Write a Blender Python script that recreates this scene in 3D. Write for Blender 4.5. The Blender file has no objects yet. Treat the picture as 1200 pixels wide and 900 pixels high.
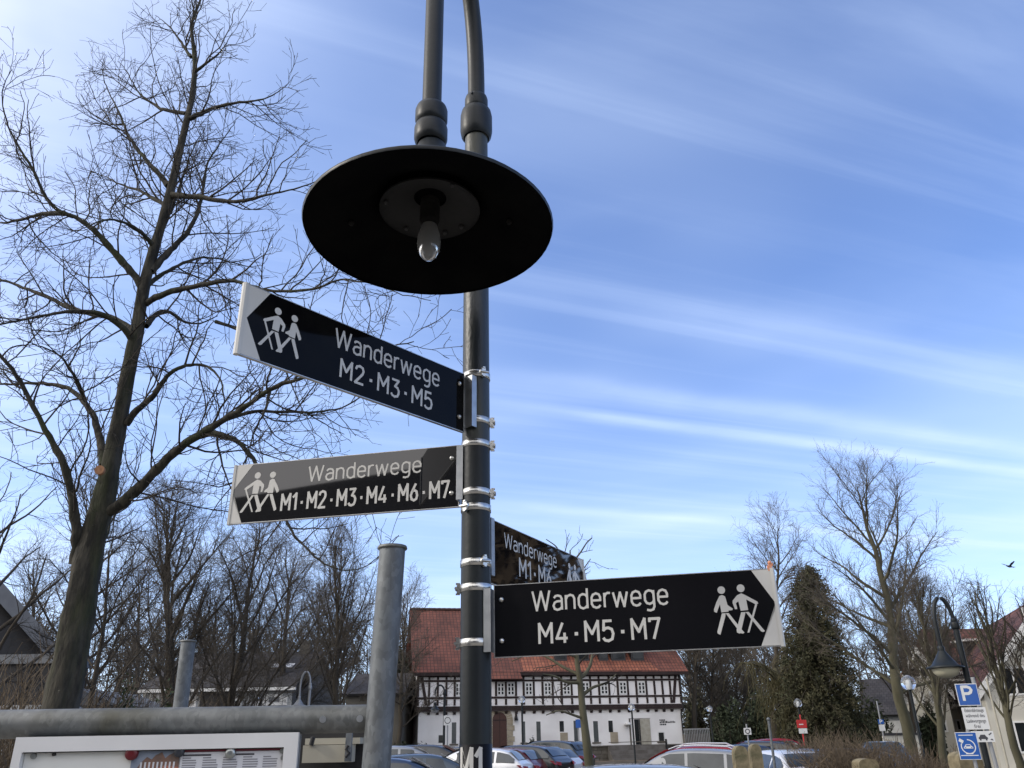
import bpy, math, random
import numpy as np
from mathutils import Vector, Matrix

# ------------------------------------------------------------------ camera, world, sun
S = bpy.context.scene
COL = S.collection
F_PX = 930.0; PITCH = math.radians(24.0); ROLL = math.radians(-1.1); EYE = 2.0
Fv = np.array([0, math.cos(PITCH), math.sin(PITCH)])
U0 = np.array([0, -math.sin(PITCH), math.cos(PITCH)]); R0 = np.array([1.0, 0, 0])
Rv = math.cos(ROLL)*R0 + math.sin(ROLL)*U0
Uv = -math.sin(ROLL)*R0 + math.cos(ROLL)*U0
cam = bpy.data.cameras.new('camera'); cam_o = bpy.data.objects.new('camera', cam); COL.objects.link(cam_o)
cam.sensor_width = 36; cam.lens = F_PX/1200*36; cam.clip_start = 0.05; cam.clip_end = 3000
cam_o.matrix_world = Matrix(((Rv[0], Uv[0], -Fv[0], 0), (Rv[1], Uv[1], -Fv[1], 0), (Rv[2], Uv[2], -Fv[2], EYE), (0, 0, 0, 1)))
S.camera = cam_o
SUN_EL = math.radians(31); SUN_AZ = math.radians(-100)      # azimuth from +Y towards +X
S.view_settings.view_transform = 'Standard'; S.view_settings.look = 'None'
S.view_settings.exposure = 0.1; S.view_settings.gamma = 1.0

def nd(nt, typ, **kw):
    n = nt.nodes.new(typ)
    for k, v in kw.items():
        if k.startswith('i_'):
            n.inputs[k[2:].replace('_', ' ')].default_value = v
        else: setattr(n, k, v)
    return n

def make_world():
    w = bpy.data.worlds.new('World'); S.world = w; w.use_nodes = True
    nt = w.node_tree; nt.nodes.clear(); L = nt.links.new
    sky = nd(nt, 'ShaderNodeTexSky', sky_type='NISHITA', sun_disc=False, sun_elevation=SUN_EL, sun_rotation=SUN_AZ,
             altitude=100, air_density=1.0, dust_density=0.6, ozone_density=2.2)
    tc = nd(nt, 'ShaderNodeTexCoord'); sep = nd(nt, 'ShaderNodeSeparateXYZ'); L(tc.outputs['Generated'], sep.inputs[0])
    def M(op, a, b=None, c=None):
        n = nd(nt, 'ShaderNodeMath', operation=op)
        for i, v in enumerate((a, b, c)):
            if v is None: continue
            if isinstance(v, (int, float)): n.inputs[i].default_value = v
            else: L(v, n.inputs[i])
        return n.outputs[0]
    zc = M('MAXIMUM', sep.outputs[2], 0.06)
    px = M('DIVIDE', sep.outputs[0], zc); py = M('DIVIDE', sep.outputs[1], zc)
    cb = nd(nt, 'ShaderNodeCombineXYZ'); L(px, cb.inputs[0]); L(py, cb.inputs[1])
    # cirrus sheet seen on a flat cloud layer: streaks run along one wind direction
    def layer(rot, scale, detail, lo, hi, dist=0.4, off=(0, 0, 0)):
        mp0 = nd(nt, 'ShaderNodeMapping'); mp0.inputs['Rotation'].default_value = (0, 0, rot); mp0.inputs['Location'].default_value = off
        mp = nd(nt, 'ShaderNodeMapping'); mp.inputs['Scale'].default_value = scale
        L(cb.outputs[0], mp0.inputs[0]); L(mp0.outputs[0], mp.inputs[0])
        no = nd(nt, 'ShaderNodeTexNoise'); no.inputs['Scale'].default_value = 1; no.inputs['Detail'].default_value = detail
        no.inputs['Roughness'].default_value = .55; no.inputs['Distortion'].default_value = dist
        L(mp.outputs[0], no.inputs['Vector'])
        mr = nd(nt, 'ShaderNodeMapRange', interpolation_type='SMOOTHSTEP')
        mr.inputs['From Min'].default_value = lo; mr.inputs['From Max'].default_value = hi
        L(no.outputs['Fac'], mr.inputs['Value']); return mr.outputs[0]
    WR = CLOUD_ROT
    a = layer(WR, (.35, 1.7, 1), 6, .42, .82, .7, (3.1, 1.7, 0))
    b = layer(WR, (.22, 6.5, 1), 9, .46, .78, .25, (0.3, 4.4, 0))
    c = layer(.3, (.45, .6, 1), 3, .35, .75, .2, (1.3, .6, 0))
    # two long thin streaks (old contrails) crossing the cloud layer
    def streak(ax, ay, bx, by, wdt, amt):
        # line through the two plane points
        dx, dy = bx-ax, by-ay; ln = math.hypot(dx, dy); nx, ny = -dy/ln, dx/ln
        d = M('ADD', M('MULTIPLY', px, nx), M('MULTIPLY', py, ny))
        wob = nd(nt, 'ShaderNodeTexNoise'); wob.inputs['Scale'].default_value = 1.3; wob.inputs['Detail'].default_value = 5; L(cb.outputs[0], wob.inputs['Vector'])
        d = M('SUBTRACT', d, nx*ax+ny*ay); d = M('ADD', d, M('MULTIPLY', M('SUBTRACT', wob.outputs['Fac'], .5), wdt*1.6))
        g = M('DIVIDE', d, wdt); g = M('POWER', 2.718, M('MULTIPLY', M('MULTIPLY', g, g), -1))
        t = M('DIVIDE', M('ADD', M('MULTIPLY', M('SUBTRACT', px, ax), dx/ln), M('MULTIPLY', M('SUBTRACT', py, ay), dy/ln)), ln)
        mr = nd(nt, 'ShaderNodeMapRange', interpolation_type='SMOOTHSTEP'); mr.inputs['From Min'].default_value = -.15; mr.inputs['From Max'].default_value = .3; L(t, mr.inputs['Value'])
        no2 = nd(nt, 'ShaderNodeTexNoise'); no2.inputs['Scale'].default_value = 2.2; no2.inputs['Detail'].default_value = 6; L(cb.outputs[0], no2.inputs['Vector'])
        g = M('MULTIPLY', g, M('MULTIPLY', mr.outputs[0], M('MULTIPLY', no2.outputs['Fac'], 1.7)))
        return M('MULTIPLY', g, amt)
    fac = M('ADD', M('MULTIPLY', a, .20), M('MULTIPLY', b, .13))
    fac = M('ADD', fac, M('MULTIPLY', c, .32))
    for s in STREAKS: fac = M('ADD', fac, streak(*s))
    # thicker veil round the sun's side of the sky
    sd = (math.sin(SUN_AZ)*math.cos(SUN_EL), math.cos(SUN_AZ)*math.cos(SUN_EL), math.sin(SUN_EL))
    vd = nd(nt, 'ShaderNodeVectorMath', operation='DOT_PRODUCT'); L(tc.outputs['Generated'], vd.inputs[0]); vd.inputs[1].default_value = sd
    veil = nd(nt, 'ShaderNodeMapRange', interpolation_type='SMOOTHSTEP'); veil.inputs['From Min'].default_value = .25; veil.inputs['From Max'].default_value = 1.0
    L(vd.outputs['Value'], veil.inputs['Value'])
    n3 = layer(1.1, (.9, .9, 1), 5, .3, .7, .3, (5, 2, 0))
    fac = M('ADD', fac, M('MULTIPLY', veil.outputs[0], M('ADD', .35, M('MULTIPLY', n3, .5))))
    # the veil thickens smoothly behind the viewpoint (it is mirrored, pale, in the glossy middle sign)
    vb = nd(nt, 'ShaderNodeVectorMath', operation='DOT_PRODUCT'); L(tc.outputs['Generated'], vb.inputs[0]); vb.inputs[1].default_value = (-.45, -.86, .24)
    bank = nd(nt, 'ShaderNodeMapRange', interpolation_type='SMOOTHSTEP'); bank.inputs['From Min'].default_value = -.15; bank.inputs['From Max'].default_value = .85
    L(vb.outputs['Value'], bank.inputs['Value'])
    fac = M('ADD', fac, M('MULTIPLY', bank.outputs[0], M('ADD', .5, M('MULTIPLY', n3, .3))))
    # long path through the veil towards the horizon
    hz = nd(nt, 'ShaderNodeMapRange', interpolation_type='SMOOTHSTEP'); hz.inputs['From Min'].default_value = .55; hz.inputs['From Max'].default_value = 0.0
    L(sep.outputs[2], hz.inputs['Value'])
    fac = M('ADD', fac, M('MULTIPLY', hz.outputs[0], .36))
    fac = M('MINIMUM', fac, .92)
    mix = nd(nt, 'ShaderNodeMix', data_type='RGBA'); L(fac, mix.inputs['Factor'])
    tint = nd(nt, 'ShaderNodeMix', data_type='RGBA', blend_type='MULTIPLY'); tint.inputs['Factor'].default_value = 1
    L(sky.outputs[0], tint.inputs['A']); tint.inputs['B'].default_value = SKY_TINT
    cw = nd(nt, 'ShaderNodeMix', data_type='RGBA'); L(M('MINIMUM', M('ADD', M('POWER', veil.outputs[0], 1.6), M('MULTIPLY', bank.outputs[0], .8)), 1.0), cw.inputs['Factor']); cw.inputs['A'].default_value = (5.9, 7.2, 9.6, 1); cw.inputs['B'].default_value = (13.0, 12.4, 12.0, 1)
    L(tint.outputs['Result'], mix.inputs['A']); L(cw.outputs['Result'], mix.inputs['B'])
    bg = nd(nt, 'ShaderNodeBackground'); bg.inputs['Strength'].default_value = 0.14
    L(mix.outputs['Result'], bg.inputs[0])
    out = nd(nt, 'ShaderNodeOutputWorld'); L(bg.outputs[0], out.inputs[0])

def plane_pt(x, y):
    d = Fv + Rv*(x-600)/F_PX - Uv*(y-450)/F_PX
    return d[0]/d[2], d[1]/d[2]
def stk(x0, y0, x1, y1, w, amt):
    a = plane_pt(x0, y0); b = plane_pt(x1, y1); return (*a, *b, w, amt)
STREAKS = [stk(560, 470, 1200, 552, .05, .32), stk(540, 432, 1200, 525, .075, .28), stk(640, 330, 1200, 450, .14, .13), stk(560, 590, 1000, 625, .09, .22)]
_a = plane_pt(560, 470); _b = plane_pt(1200, 552)
CLOUD_ROT = -math.atan2(_b[1]-_a[1], _b[0]-_a[0])
SKY_TINT = (1.20, 1.33, 1.74, 1)
make_world()
sun = bpy.data.lights.new('sun', 'SUN'); sun.energy = 2.0; sun.angle = math.radians(5); sun.color = (1, .93, .83)
sun_o = bpy.data.objects.new('sun', sun); COL.objects.link(sun_o)
sun_dir = Vector((math.sin(SUN_AZ)*math.cos(SUN_EL), math.cos(SUN_AZ)*math.cos(SUN_EL), math.sin(SUN_EL)))
sun_o.rotation_euler = (-sun_dir).to_track_quat('-Z', 'Y').to_euler(); sun_o.location = sun_dir*60

# ------------------------------------------------------------------ geometry helpers
def at(x, y, Y):                                   # photo pixel -> world point at distance Y in front
    d = Fv + Rv*(x-600)/F_PX - Uv*(y-450)/F_PX
    return np.array([0, 0, EYE]) + d*Y/d[1]
def proj(P):
    P = np.asarray(P, float) - np.array([0, 0, EYE]); z = P@Fv
    return 600+F_PX*(P@Rv)/z, 450-F_PX*(P@Uv)/z
def on_plane(x, y, p0, n):
    d = Fv + Rv*(x-600)/F_PX - Uv*(y-450)/F_PX; o = np.array([0, 0, EYE]); p0 = np.asarray(p0, float); n = np.asarray(n, float)
    return o + d*((p0-o)@n)/(d@n)

class MB:
    def __init__(s): s.v = []; s.f = []; s.m = []; s.n = 0; s.sm = []
    def add(s, vs, fs, m=0, smooth=False):
        b = s.n; s.v.extend([tuple(map(float, p)) for p in vs]); s.n += len(vs)
        for f in fs: s.f.append(tuple(b+i for i in f)); s.m.append(m); s.sm.append(smooth)
        return s
    def box(s, x0, x1, y0, y1, z0, z1, m=0, T=None):
        vs = [(x0,y0,z0),(x1,y0,z0),(x1,y1,z0),(x0,y1,z0),(x0,y0,z1),(x1,y0,z1),(x1,y1,z1),(x0,y1,z1)]
        if T is not None: vs = [T(v) for v in vs]
        return s.add(vs, [(0,3,2,1),(4,5,6,7),(0,1,5,4),(1,2,6,5),(2,3,7,6),(3,0,4,7)], m)
    def prism(s, poly, off, m=0, T=None):            # poly: 3D points, off: extrusion vector
        k = len(poly); vs = [tuple(p) for p in poly] + [tuple(np.add(p, off)) for p in poly]
        if T is not None: vs = [T(v) for v in vs]
        fs = [tuple(range(k-1, -1, -1)), tuple(range(k, 2*k))] + [(i, (i+1)%k, k+(i+1)%k, k+i) for i in range(k)]
        return s.add(vs, fs, m)
    def tube(s, pts, rad, k=8, m=0, caps=True, smooth=True):
        P = np.asarray(pts, float); n = len(P)
        R = np.full(n, rad, float) if np.isscalar(rad) else np.asarray(rad, float)
        T = np.gradient(P, axis=0); T /= np.linalg.norm(T, axis=1)[:, None]+1e-12
        ref = np.array([0, 0, 1.0]) if abs(T[:, 2]).mean() < .8 else np.array([1.0, 0, 0])
        N1 = np.cross(T, ref); N1 /= np.linalg.norm(N1, axis=1)[:, None]+1e-12; N2 = np.cross(T, N1)
        a = np.arange(k)*2*math.pi/k
        V = P[:, None]+R[:, None, None]*(np.cos(a)[None, :, None]*N1[:, None]+np.sin(a)[None, :, None]*N2[:, None])
        fs = [(i*k+j, i*k+(j+1)%k, (i+1)*k+(j+1)%k, (i+1)*k+j) for i in range(n-1) for j in range(k)]
        s.add(V.reshape(-1, 3), fs, m, smooth)
        if caps:
            s.add(V[0], [tuple(range(k))], m); s.add(V[-1], [tuple(range(k-1, -1, -1))], m)
        return s
    def lathe(s, prof, c=(0, 0, 0), k=24, m=0, smooth=True):   # prof: [(r,z)...]
        vs = [(c[0]+r*math.cos(2*math.pi*j/k), c[1]+r*math.sin(2*math.pi*j/k), c[2]+z) for r, z in prof for j in range(k)]
        fs = [(i*k+j, i*k+(j+1)%k, (i+1)*k+(j+1)%k, (i+1)*k+j) for i in range(len(prof)-1) for j in range(k)]
        return s.add(vs, fs, m, smooth)
    def sphere(s, c, r, k=12, m=0, sz=1.0):
        n = k//2; return s.lathe([(max(1e-4, r*math.sin(math.pi*i/n)), -r*sz*math.cos(math.pi*i/n)) for i in range(n+1)], c, k, m)
    def build(s, name, mat, parent=None, loc=None):
        me = bpy.data.meshes.new(name); me.from_pydata(s.v, [], s.f)
        for mm in (mat if isinstance(mat, (list, tuple)) else [mat]): me.materials.append(mm)
        if isinstance(mat, (list, tuple)): me.polygons.foreach_set('material_index', s.m)
        me.polygons.foreach_set('use_smooth', s.sm); me.update()
        return link(name, me, parent, loc)

def link(name, me, parent=None, loc=None):
    o = bpy.data.objects.new(name, me); COL.objects.link(o)
    if parent is not None: o.parent = parent
    if loc is not None: o.location = loc
    return o
def tag(o, label=None, cat=None, group=None, kind=None):
    if label:
        o['label'] = label
    if cat: o['category'] = cat
    if group: o['group'] = group
    if kind: o['kind'] = kind
    return o
def thing(name, label, cat, loc=(0, 0, 0), rz=0, group=None):
    o = bpy.data.objects.new(name, None); COL.objects.link(o); o.location = loc; o.rotation_euler = (0, 0, rz); o.empty_display_size = .2
    return tag(o, label, cat, group)
def tomesh(name, V, Q, mat, parent=None, smooth=False, loc=None):   # V (n,3) array, Q (m,k) array
    me = bpy.data.meshes.new(name); V = np.asarray(V, np.float32); Q = np.asarray(Q, np.int32); k = Q.shape[1]
    me.vertices.add(len(V)); me.vertices.foreach_set('co', V.ravel())
    me.loops.add(Q.size); me.loops.foreach_set('vertex_index', Q.ravel())
    me.polygons.add(len(Q)); me.polygons.foreach_set('loop_start', np.arange(0, Q.size, k, dtype=np.int32))
    me.polygons.foreach_set('loop_total', np.full(len(Q), k, np.int32))
    if smooth: me.polygons.foreach_set('use_smooth', np.ones(len(Q), bool))
    me.update(calc_edges=True); me.materials.append(mat)
    return link(name, me, parent, loc)

# ------------------------------------------------------------------ materials
def mat(name, c, rough=.6, metal=0, c2=None, scale=8, bump=0, bscale=None, lo=.35, hi=.65, detail=5, coord='Object', stretch=None, spec=None, c3=None, s3=1.0, trans=0, coat=0, alpha=None):
    m = bpy.data.materials.new(name); m.use_nodes = True; nt = m.node_tree; L = nt.links.new
    b = nt.nodes['Principled BSDF']; b.inputs['Roughness'].default_value = rough; b.inputs['Metallic'].default_value = metal
    b.inputs['Base Color'].default_value = (*c, 1)
    if spec is not None: b.inputs['Specular IOR Level'].default_value = spec
    if trans: b.inputs['Transmission Weight'].default_value = trans
    if coat: b.inputs['Coat Weight'].default_value = coat; b.inputs['Coat Roughness'].default_value = .05
    if alpha is not None: b.inputs['Alpha'].default_value = alpha
    tc = nd(nt, 'ShaderNodeTexCoord'); src = tc.outputs[coord]
    if stretch:
        mp = nd(nt, 'ShaderNodeMapping'); mp.inputs['Scale'].default_value = stretch; L(src, mp.inputs[0]); src = mp.outputs[0]
    if c2:
        n = nd(nt, 'ShaderNodeTexNoise'); n.inputs['Scale'].default_value = scale; n.inputs['Detail'].default_value = detail; L(src, n.inputs['Vector'])
        r = nd(nt, 'ShaderNodeMapRange'); r.inputs['From Min'].default_value = lo; r.inputs['From Max'].default_value = hi; L(n.outputs['Fac'], r.inputs['Value'])
        x = nd(nt, 'ShaderNodeMix', data_type='RGBA'); L(r.outputs[0], x.inputs['Factor']); x.inputs['A'].default_value = (*c, 1); x.inputs['B'].default_value = (*c2, 1)
        col = x.outputs['Result']
        if c3:
            n3 = nd(nt, 'ShaderNodeTexNoise'); n3.inputs['Scale'].default_value = s3; n3.inputs['Detail'].default_value = 4; L(src, n3.inputs['Vector'])
            r3 = nd(nt, 'ShaderNodeMapRange'); r3.inputs['From Min'].default_value = .5; r3.inputs['From Max'].default_value = .68; L(n3.outputs['Fac'], r3.inputs['Value'])
            x3 = nd(nt, 'ShaderNodeMix', data_type='RGBA'); L(r3.outputs[0], x3.inputs['Factor']); L(col, x3.inputs['A']); x3.inputs['B'].default_value = (*c3, 1); col = x3.outputs['Result']
        L(col, b.inputs['Base Color'])
    if bump:
        n2 = nd(nt, 'ShaderNodeTexNoise'); n2.inputs['Scale'].default_value = bscale or scale*3; n2.inputs['Detail'].default_value = 5; L(src, n2.inputs['Vector'])
        bp = nd(nt, 'ShaderNodeBump'); bp.inputs['Strength'].default_value = bump; bp.inputs['Distance'].default_value = .02
        L(n2.outputs['Fac'], bp.inputs['Height']); L(bp.outputs[0], b.inputs['Normal'])
    return m

def tile_mat(name, c, c2, w=.25, h=.33, bump=.6, mortar=(.05, .02, .015), rot=None):
    m = bpy.data.materials.new(name); m.use_nodes = True; nt = m.node_tree; L = nt.links.new
    b = nt.nodes['Principled BSDF']; b.inputs['Roughness'].default_value = .8
    uv = nd(nt, 'ShaderNodeTexCoord')
    br = nd(nt, 'ShaderNodeTexBrick'); br.offset = 0.0 if w < .28 else .5
    br.inputs['Scale'].default_value = 1; br.inputs['Brick Width'].default_value = w; br.inputs['Row Height'].default_value = h
    br.inputs['Mortar Size'].default_value = .03; br.inputs['Mortar Smooth'].default_value = .6
    br.inputs['Color1'].default_value = (*c, 1); br.inputs['Color2'].default_value = (*c2, 1); br.inputs['Mortar'].default_value = (*mortar, 1)
    br.inputs['Bias'].default_value = .1
    L(uv.outputs['UV'], br.inputs['Vector'])
    n = nd(nt, 'ShaderNodeTexNoise'); n.inputs['Scale'].default_value = .5; n.inputs['Detail'].default_value = 6; L(uv.outputs['UV'], n.inputs['Vector'])
    r = nd(nt, 'ShaderNodeMapRange'); r.inputs['From Min'].default_value = .35; r.inputs['From Max'].default_value = .7; r.inputs['To Min'].default_value = 1.1; r.inputs['To Max'].default_value = .5; L(n.outputs['Fac'], r.inputs['Value'])
    x = nd(nt, 'ShaderNodeMix', data_type='RGBA', blend_type='MULTIPLY'); x.inputs['Factor'].default_value = 1; L(br.outputs['Color'], x.inputs['A']); L(r.outputs[0], x.inputs['B'])
    L(x.outputs['Result'], b.inputs['Base Color'])
    bp = nd(nt, 'ShaderNodeBump'); bp.inputs['Strength'].default_value = bump; bp.inputs['Distance'].default_value = .04; bp.invert = True
    L(br.outputs['Fac'], bp.inputs['Height']); L(bp.outputs[0], b.inputs['Normal'])
    return m

M_pole = mat('pole_paint', (.008, .011, .014), .42, 0, (.013, .017, .019), 6, .04, 60, spec=.28)
M_polemoss = mat('pole_paint_mossy', (.012, .016, .019), .42, 0, (.036, .040, .020), 5, .12, 90, lo=.45, hi=.7, detail=8, stretch=(1, 1, .4), c3=(.016, .02, .02), s3=14)
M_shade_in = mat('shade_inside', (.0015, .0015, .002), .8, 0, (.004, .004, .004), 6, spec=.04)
M_reflector = mat('reflector_enamel', (.034, .034, .035), .7, 0, (.022, .022, .022), 5, spec=.1)
M_bulb = mat('bulb_glass', (.34, .34, .33), .12, 0, (.26, .26, .25), 6, trans=.5)
M_socket = mat('socket_ceramic', (.016, .015, .014), .8, 0, (.008, .008, .008), 40, spec=.1)
M_blk = mat('sign_black_film', (.003, .003, .004), .05, 0, (.006, .006, .006), 9, spec=.09)
M_blk_gloss = mat('sign_black_gloss', (.003, .0035, .005), .025, 0, (.005, .005, .006), 2, spec=.9)
M_blk_matte = mat('sign_black_matte', (.003, .0035, .005), .35, 0, (.005, .005, .007), 3, spec=.12)
M_wht = mat('sign_white_film', (.56, .56, .54), .4, 0, (.50, .50, .48), 3)
M_signedge = mat('sign_edge_aluminium', (.55, .56, .56), .35, .8, (.4, .4, .4), 20)
M_steel = mat('stainless_band', (.62, .62, .60), .28, 1, (.5, .5, .48), 30, .05, 150)
M_alu = mat('bracket_aluminium', (.42, .44, .46), .45, .9, (.32, .34, .36), 20)
M_galv = mat('galvanised_steel', (.20, .22, .235), .5, .55, (.36, .38, .39), 22, .12, 60, lo=.38, hi=.66, detail=3, c3=(.13, .14, .15), s3=9)
M_galv_old = mat('galvanised_weathered', (.17, .18, .175), .6, .4, (.30, .31, .30), 14, .15, 60, detail=5, c3=(.07, .068, .045), s3=4)
def galv(name, c, c2, c3, sc, amt=.6):
    m = mat(name, c, .55, .35, c2, 9, .05, 60, lo=.38, hi=.66, detail=4, c3=c3, s3=4); nt = m.node_tree; L = nt.links.new; b = nt.nodes['Principled BSDF']
    src = b.inputs['Base Color'].links[0].from_socket; tc = nd(nt, 'ShaderNodeTexCoord'); mp = nd(nt, 'ShaderNodeMapping'); mp.inputs['Scale'].default_value = (1, 1, .6); L(tc.outputs['Object'], mp.inputs[0])
    no = nd(nt, 'ShaderNodeTexNoise'); no.inputs['Scale'].default_value = 40; L(mp.outputs[0], no.inputs['Vector'])
    ad = nd(nt, 'ShaderNodeMix', data_type='RGBA'); ad.inputs['Factor'].default_value = .03; L(mp.outputs[0], ad.inputs['A']); L(no.outputs['Color'], ad.inputs['B'])
    vo = nd(nt, 'ShaderNodeTexVoronoi'); vo.inputs['Scale'].default_value = sc; L(ad.outputs['Result'], vo.inputs['Vector'])
    bw = nd(nt, 'ShaderNodeRGBToBW'); L(vo.outputs['Color'], bw.inputs[0])
    mr = nd(nt, 'ShaderNodeMapRange'); mr.inputs['From Min'].default_value = .25; mr.inputs['From Max'].default_value = .8; mr.inputs['To Min'].default_value = 1-amt*.45; mr.inputs['To Max'].default_value = 1+amt; L(bw.outputs[0], mr.inputs['Value'])
    x = nd(nt, 'ShaderNodeMix', data_type='RGBA', blend_type='MULTIPLY'); x.inputs['Factor'].default_value = 1; L(src, x.inputs['A']); L(mr.outputs[0], x.inputs['B']); L(x.outputs['Result'], b.inputs['Base Color'])
    r2 = nd(nt, 'ShaderNodeMapRange'); r2.inputs['To Min'].default_value = .42; r2.inputs['To Max'].default_value = .68; L(bw.outputs[0], r2.inputs['Value']); L(r2.outputs[0], b.inputs['Roughness'])
    return m
M_galv = galv('galvanised_steel', (.105, .118, .128), (.155, .168, .178), (.085, .092, .098), 75, .28)
M_galv_old = galv('galvanised_weathered', (.115, .122, .120), (.165, .170, .165), (.060, .058, .040), 90, .24)
M_frame = mat('case_frame_aluminium', (.74, .74, .73), .4, .1, (.66, .66, .65), 4)
M_caseside = mat('case_side_grey', (.20, .22, .24), .5, .3, (.15, .16, .17), 6)
M_backing = mat('case_backing_white', (.72, .73, .70), .5, 0, (.64, .65, .62), 4)
M_magred = mat('magnet_red', (.12, .008, .014), .35)
M_magdark = mat('magnet_dark', (.03, .035, .045), .35)
M_magsil = mat('magnet_metal', (.35, .37, .36), .3, .8)
M_paper = mat('leaflet_paper', (.62, .63, .66), .6, 0, (.56, .57, .6), 5)
M_wine = mat('leaflet_wine_strip', (.16, .02, .035), .5)
M_ink = mat('printed_ink_grey', (.22, .22, .24), .6)
M_inkdark = mat('printed_ink_dark', (.05, .05, .06), .6)
M_photo = mat('leaflet_picture_sky', (.25, .29, .36), .5, 0, (.16, .2, .26), 20)
M_photo2 = mat('leaflet_picture_roofs', (.10, .08, .07), .5, 0, (.24, .12, .08), 40)
M_photo3 = mat('leaflet_picture_red', (.42, .12, .07), .5, 0, (.3, .2, .15), 60)
M_cream = mat('cream_metal', (.42, .40, .33), .5, 0, (.33, .31, .25), 5)
M_black = mat('black_rubber', (.012, .012, .014), .7, 0, (.02, .02, .02), 10)
M_asphalt = mat('asphalt', (.045, .045, .047), .9, 0, (.065, .064, .062), 3, .3, 40, c3=(.035, .035, .036), s3=.25)
M_pave = mat('pavement_slabs', (.17, .16, .15), .9, 0, (.11, .10, .09), 2, .3, 20)
M_bounce = mat('pale_bounce_ground', (.30, .27, .22), .9, 0, (.22, .20, .17), 2, .3, 20)  # pale sandy tone for the added bounce ground
M_soil = mat('leaf_litter_soil', (.07, .05, .035), .95, 0, (.12, .075, .045), 3, .5, 30, c3=(.05, .06, .025), s3=1.5)
M_grass = mat('lawn', (.045, .06, .02), .95, 0, (.07, .07, .03), 3, .5, 60)
M_bark = mat('bark_mossy', (.012, .011, .008), .95, 0, (.042, .038, .028), 13, 1.0, 30, stretch=(1, 1, .28), lo=.4, hi=.6, c3=(.024, .030, .010), s3=2.6)
M_twig = mat('twig_brown', (.024, .019, .014), .9, 0, (.040, .032, .024), 4)
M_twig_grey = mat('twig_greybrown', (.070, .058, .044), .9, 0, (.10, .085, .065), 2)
M_bark_green = mat('bark_algae_green', (.055, .052, .030), .95, 0, (.095, .088, .055), 3, .6, 12, stretch=(1, 1, .3), c3=(.04, .036, .026), s3=1)
M_bark_dark = mat('bark_dark', (.035, .028, .020), .95, 0, (.06, .05, .036), 3, .6, 12, stretch=(1, 1, .3))
M_cut = mat('cut_wood', (.35, .18, .09), .8, 0, (.25, .12, .06), 30)
M_conif = mat('conifer_needles', (.032, .036, .015), .9, 0, (.072, .066, .032), 2.2, c3=(.022, .027, .011), s3=.4)
M_yew = mat('dark_evergreen_leaves', (.012, .020, .008), .9, 0, (.025, .035, .014), 1.5)
M_ivy = mat('ivy_leaves', (.030, .05, .014), .6, 0, (.055, .075, .022), 4)
M_willow = mat('willow_shoots', (.058, .054, .022), .9, 0, (.080, .070, .030), 1.5)
M_shrub = mat('shrub_twigs', (.10, .075, .05), .95, 0, (.15, .115, .075), 1.2)
M_render = mat('lime_render_white', (.86, .85, .83), .9, 0, (.80, .79, .77), .7, .1, 8, c3=(.74, .72, .70), s3=.35)
M_infill = mat('infill_plaster', (.86, .84, .83), .9, 0, (.78, .76, .75), .9)
M_beam = mat('oak_beam_brown', (.022, .013, .012), .85, 0, (.036, .022, .020), 3, .3, 20)
M_roof = tile_mat('clay_tile_red', (.185, .062, .040), (.13, .044, .030), .27, .35)
M_roofnew = tile_mat('clay_tile_orange', (.33, .115, .062), (.225, .072, .042), .26, .35)
M_roofdark = tile_mat('dark_concrete_tile', (.05, .045, .045), (.035, .03, .03), .3, .34, .4, (.015, .015, .015))
M_roofbrown = tile_mat('brown_clay_tile', (.16, .060, .042), (.10, .040, .030), .27, .35)
M_brick = tile_mat('brown_brickwork', (.20, .125, .09), (.14, .09, .065), .25, .08, .3, (.13, .12, .10))
M_slate = mat('slate_cladding', (.018, .018, .020), .6, 0, (.028, .027, .028), 2, .2, 10)
M_verge = mat('verge_board_grey', (.17, .18, .19), .6, 0, (.13, .135, .145), 3)
M_wframe = mat('window_frame_white', (.72, .72, .70), .5, 0, (.65, .65, .63), 6)
M_glass = mat('window_glass', (.014, .017, .02), .06, 0, (.022, .025, .026), 1.5, spec=.3)
M_door = mat('door_dark_wood', (.075, .028, .018), .6, 0, (.05, .02, .014), 4, stretch=(6, 1, 1))
M_sand = mat('sandstone', (.40, .35, .26), .9, 0, (.30, .26, .19), 2.2, .4, 14)
M_sanddark = mat('sandstone_mossy', (.24, .20, .12), .9, 0, (.15, .125, .075), 5, .6, 18, c3=(.08, .08, .04), s3=3)
M_wallstone = mat('terrace_stone', (.15, .135, .115), .95, 0, (.09, .08, .065), 3, .5, 16)
M_housewhite = mat('house_offwhite_render', (.60, .58, .50), .9, 0, (.52, .50, .43), .5)
M_housegrey = mat('house_grey_render', (.42, .43, .43), .9, 0, (.34, .35, .35), .8)
M_blue = mat('sign_blue', (.012, .085, .36), .35, 0, (.015, .10, .38), 3)
M_red = mat('sign_red', (.50, .03, .03), .4, 0, (.45, .03, .03), 3)
M_signw = mat('sign_white', (.70, .71, .70), .4, 0, (.64, .65, .64), 3)
M_signgrey = mat('sign_back_grey', (.30, .31, .32), .5, .5)
M_frost = mat('frosted_bowl', (.58, .56, .42), .35, 0, (.5, .48, .36), 3)
M_globe = mat('clear_globe', (.85, .88, .9), .04, 0, trans=.92)
M_bird = mat('bird_feathers', (.02, .02, .022), .8, 0, (.04, .04, .045), 30)
M_orange = mat('orange_plastic', (.65, .28, .16), .5)
M_tyre = mat('tyre_rubber', (.014, .014, .014), .85)
M_rim = mat('wheel_rim_alloy', (.35, .36, .37), .35, .9)
M_cglass = mat('car_glass', (.015, .02, .022), .04, 0, (.05, .06, .065), 1.3, spec=.8)
M_tail = mat('tail_light_red', (.20, .010, .012), .2)
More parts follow.
